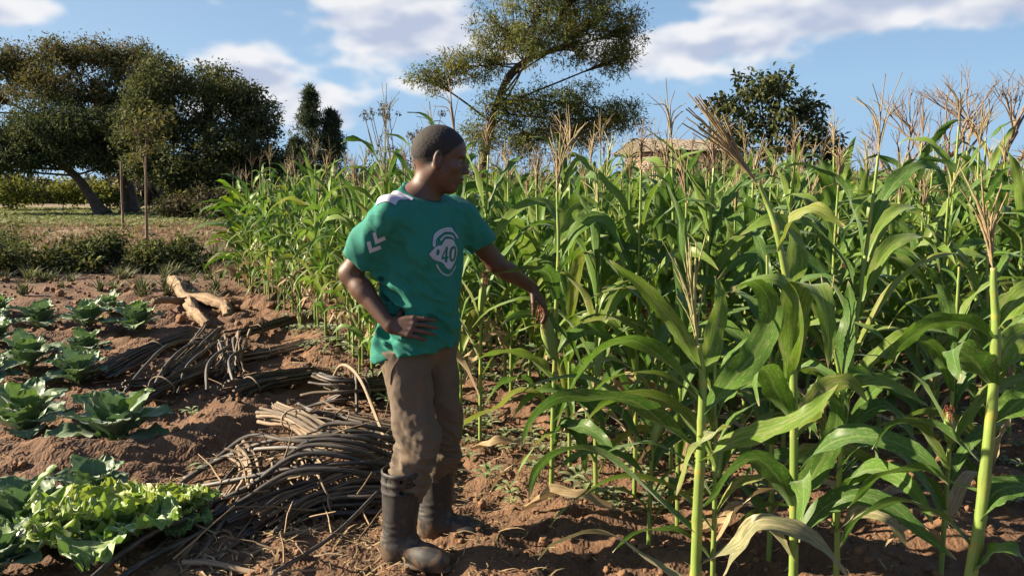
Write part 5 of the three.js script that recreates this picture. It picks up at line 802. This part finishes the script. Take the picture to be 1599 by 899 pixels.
{ // conical tree: whorled drooping branches
  const g = thing('conifer_tree', 'dark conical tree with ragged feathery outline beyond the shade trees', 'tree', [-12.9, gy(-12.9, -52, 0) - 0.05, -52]), rnd = mulberry(71), limbs = [], list = [];
  for (const [x0, h, wd] of [[0, 7.6, 2.1], [1.35, 6.2, 1.5], [-1.0, 4.2, 1.3]]) {
    limbs.push(tube([[x0, 0, 0], [x0, h * 0.5, 0], [x0, h, 0]], (s) => lerp(0.17, 0.02, s), { seg: 10, sides: 7 }));
    for (let i = 0; i < 130; i++) { const f = Math.pow(rnd(), 0.75), y = 0.9 + f * (h - 0.8), a = rnd() * 6.28, L = wd * (1 - f) * (0.55 + 0.6 * rnd()) + 0.12, e = V(x0 + Math.cos(a) * L, y + L * 0.55, Math.sin(a) * L), s = V(x0, y, 0); limbs.push(tube([s, s.clone().lerp(e, 0.5).add(V(0, -0.05, 0)), e], (q) => 0.025 * (1 - q) + 0.006, { seg: 4, sides: 4, cap: false })); for (let k = 0; k < 5; k++) list.push({ c: s.clone().lerp(e, 0.3 + 0.18 * k), r: 0.2, n: 13 }); }
  }
  part('trunk', merge(limbs.splice(0, 1)), barkMat, g); part('branches', merge(limbs), barkMat, g);
  part('crown', foliage(list, { size: 0.3, aspect: 0.16, seed: 91, droop: -0.5, colors: [[0.08, 0.115, 0.055], [0.06, 0.095, 0.05], [0.11, 0.14, 0.06]] }), crownMat, g);
}
makeTree('sapling', 'slender young tree with olive leaves standing in the dry grass', 'tree', [-8.976, -19.57], { trunk: [[0, 0, 0], [0.04, 1.1, 0], [0.09, 2.1, 0], [0.17, 3.1, 0]], r0: 0.038, clumps: [[0.05, 2.3, 0, 0.45, 0.5], [0.25, 2.75, 0.1, 0.6, 0.55], [-0.1, 3.0, 0, 0.5, 0.5], [0.45, 3.2, 0, 0.45, 0.4]], tufts: 16, per: 7, tr: 0.13, size: 0.13, aspect: 0.5, colors: [[0.15, 0.16, 0.045], [0.19, 0.18, 0.05]], seed: 6, twigR: 0.008, bark: paleBark });
{ // stake
  const m = part('wooden_post', tube([[0, -0.1, 0], [0.02, 1.1, 0], [0.06, 2.25, 0]], (s, a) => 0.04 * (1 - 0.25 * s) * (1 + 0.12 * Math.sin(a * 2 + s * 9)), { seg: 10, sides: 8 }), paleBark); m.position.set(...at(-12.565, -25.79)); tag(m, 'thin wooden post standing left of the young tree', 'post');
}
// bushes
function bush(name, label, base, r, h, o) {
  const cl = [], rnd = mulberry(o.seed * 17); for (let i = 0; i < (o.k ?? 7); i++) { const a = rnd() * 6.28, q = Math.sqrt(rnd()) * r * 0.65; cl.push([Math.cos(a) * q, h * (0.3 + 0.45 * rnd()), Math.sin(a) * q, r * 0.5, h * 0.38]); }
  return makeTree(name, label, o.category ?? 'bush', base, { trunk: [[0, 0, 0], [0.02, h * 0.2, 0], [0, h * 0.45, 0]], r0: 0.03 * Math.sqrt(r), clumps: cl, tufts: 16, per: 16, tr: 0.16 * r, size: 0.1, aspect: 0.5, twigR: 0.008, fork: 0.2, ...o });
}
const BG = 'bushes between garden and dry field', dk = [[0.10, 0.13, 0.04], [0.14, 0.17, 0.045], [0.21, 0.22, 0.055]], yl = [[0.34, 0.34, 0.05], [0.25, 0.28, 0.05], [0.16, 0.2, 0.045]];
[[-8.35, -13.4, 0.95, 0.8, 'weedy bush at the left edge behind the dug furrows'], [-7.6, -13.7, 0.8, 0.62, 'low weedy bush in the row behind the furrows, second from the left edge'], [-7.0, -13.9, 0.8, 0.75, 'weedy bush in the middle of the row behind the furrows'], [-6.3, -14.2, 0.75, 0.7, 'weedy bush at the right end of the row behind the furrows'], [-9.7, -14.6, 1.0, 0.95, 'taller weedy bush rearmost at the left edge'], [-5.4, -14.2, 0.5, 0.3, 'small weed clump in the dry grass right of the bush row']].forEach(([x, z, r, h, label], i) => bush('weed_bush', label, [x, z], r, h, { seed: 20 + i, colors: dk, group: BG, size: 0.09, per: 18, tufts: 18 }));
[[-30.2, -48, 2.1, 2.3, 'yellow green bush at the left edge under the trees'], [-27.2, -48.5, 1.9, 1.9, 'yellow green bush second from the left under the trees'], [-24.6, -49, 1.7, 1.8, 'yellow green bush beside the leaning trunk'], [-19.4, -49, 1.6, 1.7, 'yellow green bush between the trunks of the shade trees'], [-17.2, -50, 1.6, 1.5, 'yellow green bush in the gap right of the thick trunk']].forEach(([x, z, r, h, label], i) => bush('bush', label, [x, z], r, h, { seed: 30 + i, colors: yl, group: 'sunlit bushes under the trees', size: 0.24, tr: 0.3, k: 8 }));
[[-13.2, -35, 1.5, 1.5, 'dark tangled bush below the rounded tree'], [-11.6, -35.5, 1.5, 1.3, 'dark bush right of the tangled one, behind the maize edge'], [-15.0, -36.5, 1.3, 1.2, 'dark bush at the foot of the rounded tree'], [-10.0, -38, 2.0, 2.6, 'dark tall bush filling the gap before the conical tree'], [-7.6, -42, 2.2, 2.6, 'dark tall bush right of the conical tree']].forEach(([x, z, r, h, label], i) => bush('bush', label, [x, z], r, h, { seed: 40 + i, colors: i < 3 ? [[0.09, 0.08, 0.035], [0.06, 0.07, 0.025], [0.13, 0.105, 0.055]] : dk, group: 'dark bushes below the trees', size: 0.2, tr: 0.28, k: 8 }));
// dry stemmy shrubs with seed heads, and leafless trees
function bareBranches(root, dir, len, r, depth, rnd, out, tips, spread = 0.6) {
  const e = root.clone().addScaledVector(dir, len), m = root.clone().lerp(e, 0.5).add(V((rnd() - 0.5) * len * 0.15, 0.02, (rnd() - 0.5) * len * 0.15)); out.push(tube([root, m, e], (s) => lerp(r, r * 0.55, s), { seg: 5, sides: depth > 2 ? 6 : 4, cap: false }));
  if (depth <= 0) { tips.push(e); return; }
  const k = 2 + (rnd() < 0.5 ? 1 : 0); for (let i = 0; i < k; i++) { const d = dir.clone().add(V((rnd() - 0.5) * 2 * spread, (rnd() - 0.3) * spread, (rnd() - 0.5) * 2 * spread)).normalize(); bareBranches(m.clone().lerp(e, 0.4 + 0.6 * rnd()), d, len * (0.6 + 0.25 * rnd()), r * 0.55, depth - 1, rnd, out, tips, spread); }
}
const twigMat = mat([0.27, 0.2, 0.145], 0.95);
[[12.1, -22.5, 1.55, 'leafless tree with forked branches above the tassels at right', 81, 0.5], [14.0, -23, 1.8, 'larger leafless tree at the right edge', 82, 0.5], [10.6, -22, 1.3, 'small leafless tree left of the forked one', 83, 0.6]].forEach(([x, z, L, label, seed, sp]) => {
  const g = thing('bare_tree', label, 'tree', [x, gy(x, z, 0) - 0.05, z], 'leafless trees'), rnd = mulberry(seed), out = [], tips = [];
  part('trunk', tube([[0, 0, 0], [0.05, L * 0.6, 0], [0, L * 1.15, 0]], (s) => lerp(0.11, 0.08, s) * L, { seg: 8, sides: 8 }), twigMat, g);
  for (let i = 0; i < 4; i++) bareBranches(V(0.0, L * (0.9 + 0.07 * i), 0), V(Math.cos(i * 1.9) * 0.55, 0.9, Math.sin(i * 1.9) * 0.55).normalize(), L * 0.72, 0.05 * L, 4, rnd, out, tips, sp);
  part('branches', merge(out), twigMat, g);
});
[[-1.95, -14.4, 'dry stemmy shrub with round seed heads behind the farmer', 84, 11, 2.75], [-1.2, -15.2, 'dry stemmy shrub between the farmer head and the acacia', 85, 8, 2.5], [0.4, -16, 'dry shrub below the acacia crown', 86, 7, 2.2]].forEach(([x, z, label, seed, n, H]) => {
  const g = thing('dry_shrub', label, 'shrub', [x, gy(x, z, 0) - 0.03, z], 'dry shrubs behind the maize'), rnd = mulberry(seed), out = [], heads = [], tufts = [];
  for (let i = 0; i < n; i++) { const a = rnd() * 6.28, sp = 0.2 + 0.5 * rnd(), h = H * (0.7 + 0.38 * rnd()), e = V(Math.cos(a) * sp * h * 0.42 - 0.1, h, Math.sin(a) * sp * h * 0.35); out.push(tube([V(Math.cos(a) * 0.06, 0, Math.sin(a) * 0.06), e.clone().multiplyScalar(0.5).add(V(0, 0.1, 0)), e], (s) => lerp(0.018, 0.006, s), { seg: 7, sides: 5, cap: false })); heads.push({ c: e, r: 0.07, n: 40 }); for (let k = 0; k < 3; k++) { const b = e.clone().multiplyScalar(0.5 + 0.15 * k), t = b.clone().add(V((rnd() - 0.5) * 0.5, 0.25 + 0.3 * rnd(), (rnd() - 0.5) * 0.5)); out.push(tube([b, b.clone().lerp(t, 0.5).add(V(0, -0.03, 0)), t], (s) => lerp(0.009, 0.004, s), { seg: 4, sides: 4, cap: false })); heads.push({ c: t, r: 0.035, n: 14 }); } for (let k = 0; k < 8; k++) tufts.push({ c: V((rnd() - 0.5) * 1.1, 0.9 + rnd() * 1.0, (rnd() - 0.5) * 1.0), r: 0.16, n: 16 }); }
  part('stems', merge(out), twigMat, g); part('seed_heads', foliage(heads, { size: 0.05, aspect: 0.5, seed: seed + 3, colors: [[0.17, 0.15, 0.09], [0.12, 0.125, 0.07]] }), crownMat, g);
  part('leaves', foliage(tufts, { size: 0.09, aspect: 0.4, seed: seed + 4, colors: [[0.17, 0.14, 0.05], [0.12, 0.125, 0.04], [0.22, 0.16, 0.08]] }), crownMat, g);
});
// brick hut
{
  const g = thing('brick_hut', 'small weathered brick hut with a thatched roof seen above the tassels', 'hut', [6.35, gy(6.35, -31, 0) - 0.02, -31]), W = 3.0, D = 3.0, H = 2.75, L = [], rnd = mulberry(99);
  g.rotation.y = 0.25;
  part('wall', new THREE.BoxGeometry(W - 0.06, H, D - 0.06).translate(0, H / 2, 0), mat([0.34, 0.28, 0.23], 0.95, { map: grainTex }), g);
  for (const [nx, len, face] of [[0, W, 1], [1, D, 1], [2, D, -1]]) for (let r = 0; r < 32; r++) for (let c = 0; c < Math.floor(len / 0.24) + 1; c++) {
    const x = -len / 2 + 0.12 + c * 0.24 - (r % 2 ? 0.12 : 0); if (Math.abs(x) > len / 2 - 0.05) continue; if (nx === 0 && x > 0.35 && x < 1.35 && r < 30) continue;
    const b = new THREE.BoxGeometry(0.222, 0.072, 0.05); b.translate(x, 0.042 + r * 0.084, 0.01 * rnd()); if (nx === 0) b.translate(0, 0, D / 2); else { b.rotateY(nx === 1 ? Math.PI / 2 : -Math.PI / 2); b.translate(nx === 1 ? W / 2 : -W / 2, 0, 0); }
    b.deleteAttribute('uv'); const k = 0.8 + 0.4 * rnd(), pale = rnd() < 0.3; L.push(paint(b, () => (pale ? [0.40 * k, 0.33 * k, 0.28 * k] : [0.36 * k, 0.245 * k, 0.19 * k])));
  }
  tag(part('bricks', merge(L), mat([1, 1, 1], 0.95, { vertexColors: true }), g), null, null, null, 'stuff');
  part('lintel', new THREE.BoxGeometry(0.55, 0.1, 0.08).translate(-1.2, 2.62, D / 2 + 0.05), mat([0.72, 0.68, 0.6], 0.9), g);
  part('sill', new THREE.BoxGeometry(0.55, 0.07, 0.08).translate(-1.2, 2.42, D / 2 + 0.05), mat([0.72, 0.68, 0.6], 0.9), g);
  part('door', new THREE.BoxGeometry(0.96, 2.8, 0.05).translate(0.85, 1.4, D / 2 - 0.005), mat([0.12, 0.08, 0.055], 0.9), g);
  const roof = [], slab = (z0, z1, y0, y1) => { for (let i = 0; i < 1800; i++) { const x = (rnd() - 0.5) * (W + 0.7), s = rnd(), t = clamp(s + 0.35 * rnd() + 0.1), q = tube([[x, lerp(y1, y0, s) + 0.05, lerp(z1, z0, s)], [x + (rnd() - 0.5) * 0.06, lerp(y1, y0, t) + 0.09 - 0.16 * rnd(), lerp(z1, z0, t)]], 0.012, { seg: 1, sides: 3, cap: false }); q.deleteAttribute('uv'); const k = 0.7 + 0.6 * rnd(); roof.push(paint(q, () => [0.22 * k, 0.185 * k, 0.15 * k])); } };
  const tri = new THREE.Shape([new THREE.Vector2(-D / 2 - 0.35, 0), new THREE.Vector2(D / 2 + 0.35, 0), new THREE.Vector2(0, 0.4)]);
  const rm = part('roof', new THREE.ExtrudeGeometry(tri, { depth: W + 0.6, bevelEnabled: true, bevelSize: 0.06, bevelThickness: 0.06 }).translate(0, 0, -(W + 0.6) / 2).rotateY(Math.PI / 2).translate(0, H - 0.02, 0), mat([0.2, 0.165, 0.125], 0.97, { map: grainTex }), g);
  slab(D / 2 + 0.5, 0, H - 0.05, H + 0.48); slab(-D / 2 - 0.5, 0, H - 0.05, H + 0.48);
  tag(part('thatch', merge(roof), mat([1, 1, 1], 0.97, { vertexColors: true }), rm), null, null, null, 'stuff');
}
// grass and far scrub
{
  const tuft = (n, h, w, lean, seed) => { const P = [], I = [], rnd = mulberry(seed); for (let i = 0; i < n; i++) { const a = rnd() * 6.28, r = rnd() * 0.05, hh = h * (0.5 + 0.6 * rnd()), l = lean * (0.3 + rnd()), b = rnd() * 6.28, x = Math.cos(b) * r, z = Math.sin(b) * r, sx = -Math.sin(a) * w, sz = Math.cos(a) * w, o = P.length / 3; P.push(x - sx, 0, z - sz, x + sx, 0, z + sz, x + Math.cos(a) * l * 0.4 - sx * 0.7, hh * 0.6, z + Math.sin(a) * l * 0.4 - sz * 0.7, x + Math.cos(a) * l * 0.4 + sx * 0.7, hh * 0.6, z + Math.sin(a) * l * 0.4 + sz * 0.7, x + Math.cos(a) * l, hh, z + Math.sin(a) * l); I.push(o, o + 1, o + 2, o + 1, o + 3, o + 2, o + 2, o + 3, o + 4); } return geoFrom(P, I); };
  const rnd = mulberry(31), dry = [], green = [], scrub = [], weeds = [];
  while (dry.length < 6500) { const z = -12.3 - 20 * Math.pow(rnd(), 1.3), x = -(2.2 + rnd() * (-z * 0.72)); if (tilled(x, z) > 0.5 || fbm(x * 0.3, 2, z * 0.4, 3) < -0.25) continue; const b = 0.75 + 0.5 * rnd(), gr = fbm(x * 0.35, 4, z * 0.35, 3) > 0.12 && rnd() < 0.35; dry.push({ p: [x, gy(x, z, 0), z], r: [0, rnd() * 6.28, 0], s: [0.9 + 1.2 * rnd(), 0.5 + 0.9 * rnd(), 0.9 + 1.2 * rnd()], c: gr ? [0.24 * b, 0.24 * b, 0.07 * b] : [0.38 * b, 0.25 * b, 0.135 * b] }); }
  instanced('dry_grass', tuft(9, 0.16, 0.006, 0.12, 3), leafy([1, 1, 1], 0.25), dry, 'dry tan grass covering the open field at left', 'grass');
  while (green.length < 9000) { const z = -29 - 24 * rnd(), x = -(6 + rnd() * (-z * 0.7)), b = 0.8 + 0.4 * rnd(); green.push({ p: [x, gy(x, z, 0), z], r: [0, rnd() * 6.28, 0], s: [1.6 + 1.6 * rnd(), 0.6 + 0.6 * rnd(), 1.6 + 1.6 * rnd()], c: [0.26 * b, 0.30 * b, 0.05 * b] }); }
  instanced('green_grass', tuft(9, 0.14, 0.012, 0.1, 4), leafy([1, 1, 1], 0.35), green, 'short green grass under the trees', 'grass');
  while (weeds.length < 260) { const x = -2.2 - rnd() * 6, z = -10 - rnd() * 9; if (rnd() < 0.5 && tilled(x, z) > 0.5) continue; const b = 0.75 + 0.5 * rnd(); weeds.push({ p: [x, gy(x, z, 0.5), z], r: [0, rnd() * 6.28, 0], s: 0.6 + 0.8 * rnd(), c: [0.14 * b, 0.16 * b, 0.05 * b] }); }
  instanced('sparse_weeds', tuft(22, 0.2, 0.012, 0.2, 5), leafy([1, 1, 1], 0.35), weeds, 'sparse weeds dotting the path and furrow edges', 'weeds');
  const bl = []; for (let i = 0; i < 40; i++) bl.push({ c: V((rnd() - 0.5) * 2.4, 0.3 + rnd() * 1.1, (rnd() - 0.5) * 2.0), r: 0.5, n: 22 });
  const sg = foliage(bl, { size: 0.4, aspect: 0.5, seed: 77, colors: [[1, 1, 1]] });
  for (let i = 0; i < 260; i++) { const z = -62 - rnd() * 90, x = (rnd() - 0.62) * -z * 1.6, b = 0.8 + 0.4 * rnd(); scrub.push({ p: [x, -0.1, z], r: [0, rnd() * 6.28, 0], s: [1 + rnd(), 0.8 + 0.9 * rnd(), 1 + rnd()], c: rnd() < 0.5 ? [0.15 * b, 0.125 * b, 0.065 * b] : [0.09 * b, 0.1 * b, 0.04 * b] }); }
  instanced('far_scrub', sg, leafy([1, 1, 1], 0.25, { vertexColors: true }), scrub, 'low brownish scrub along the horizon', 'scrub');
}

renderer.render(scene, camera);
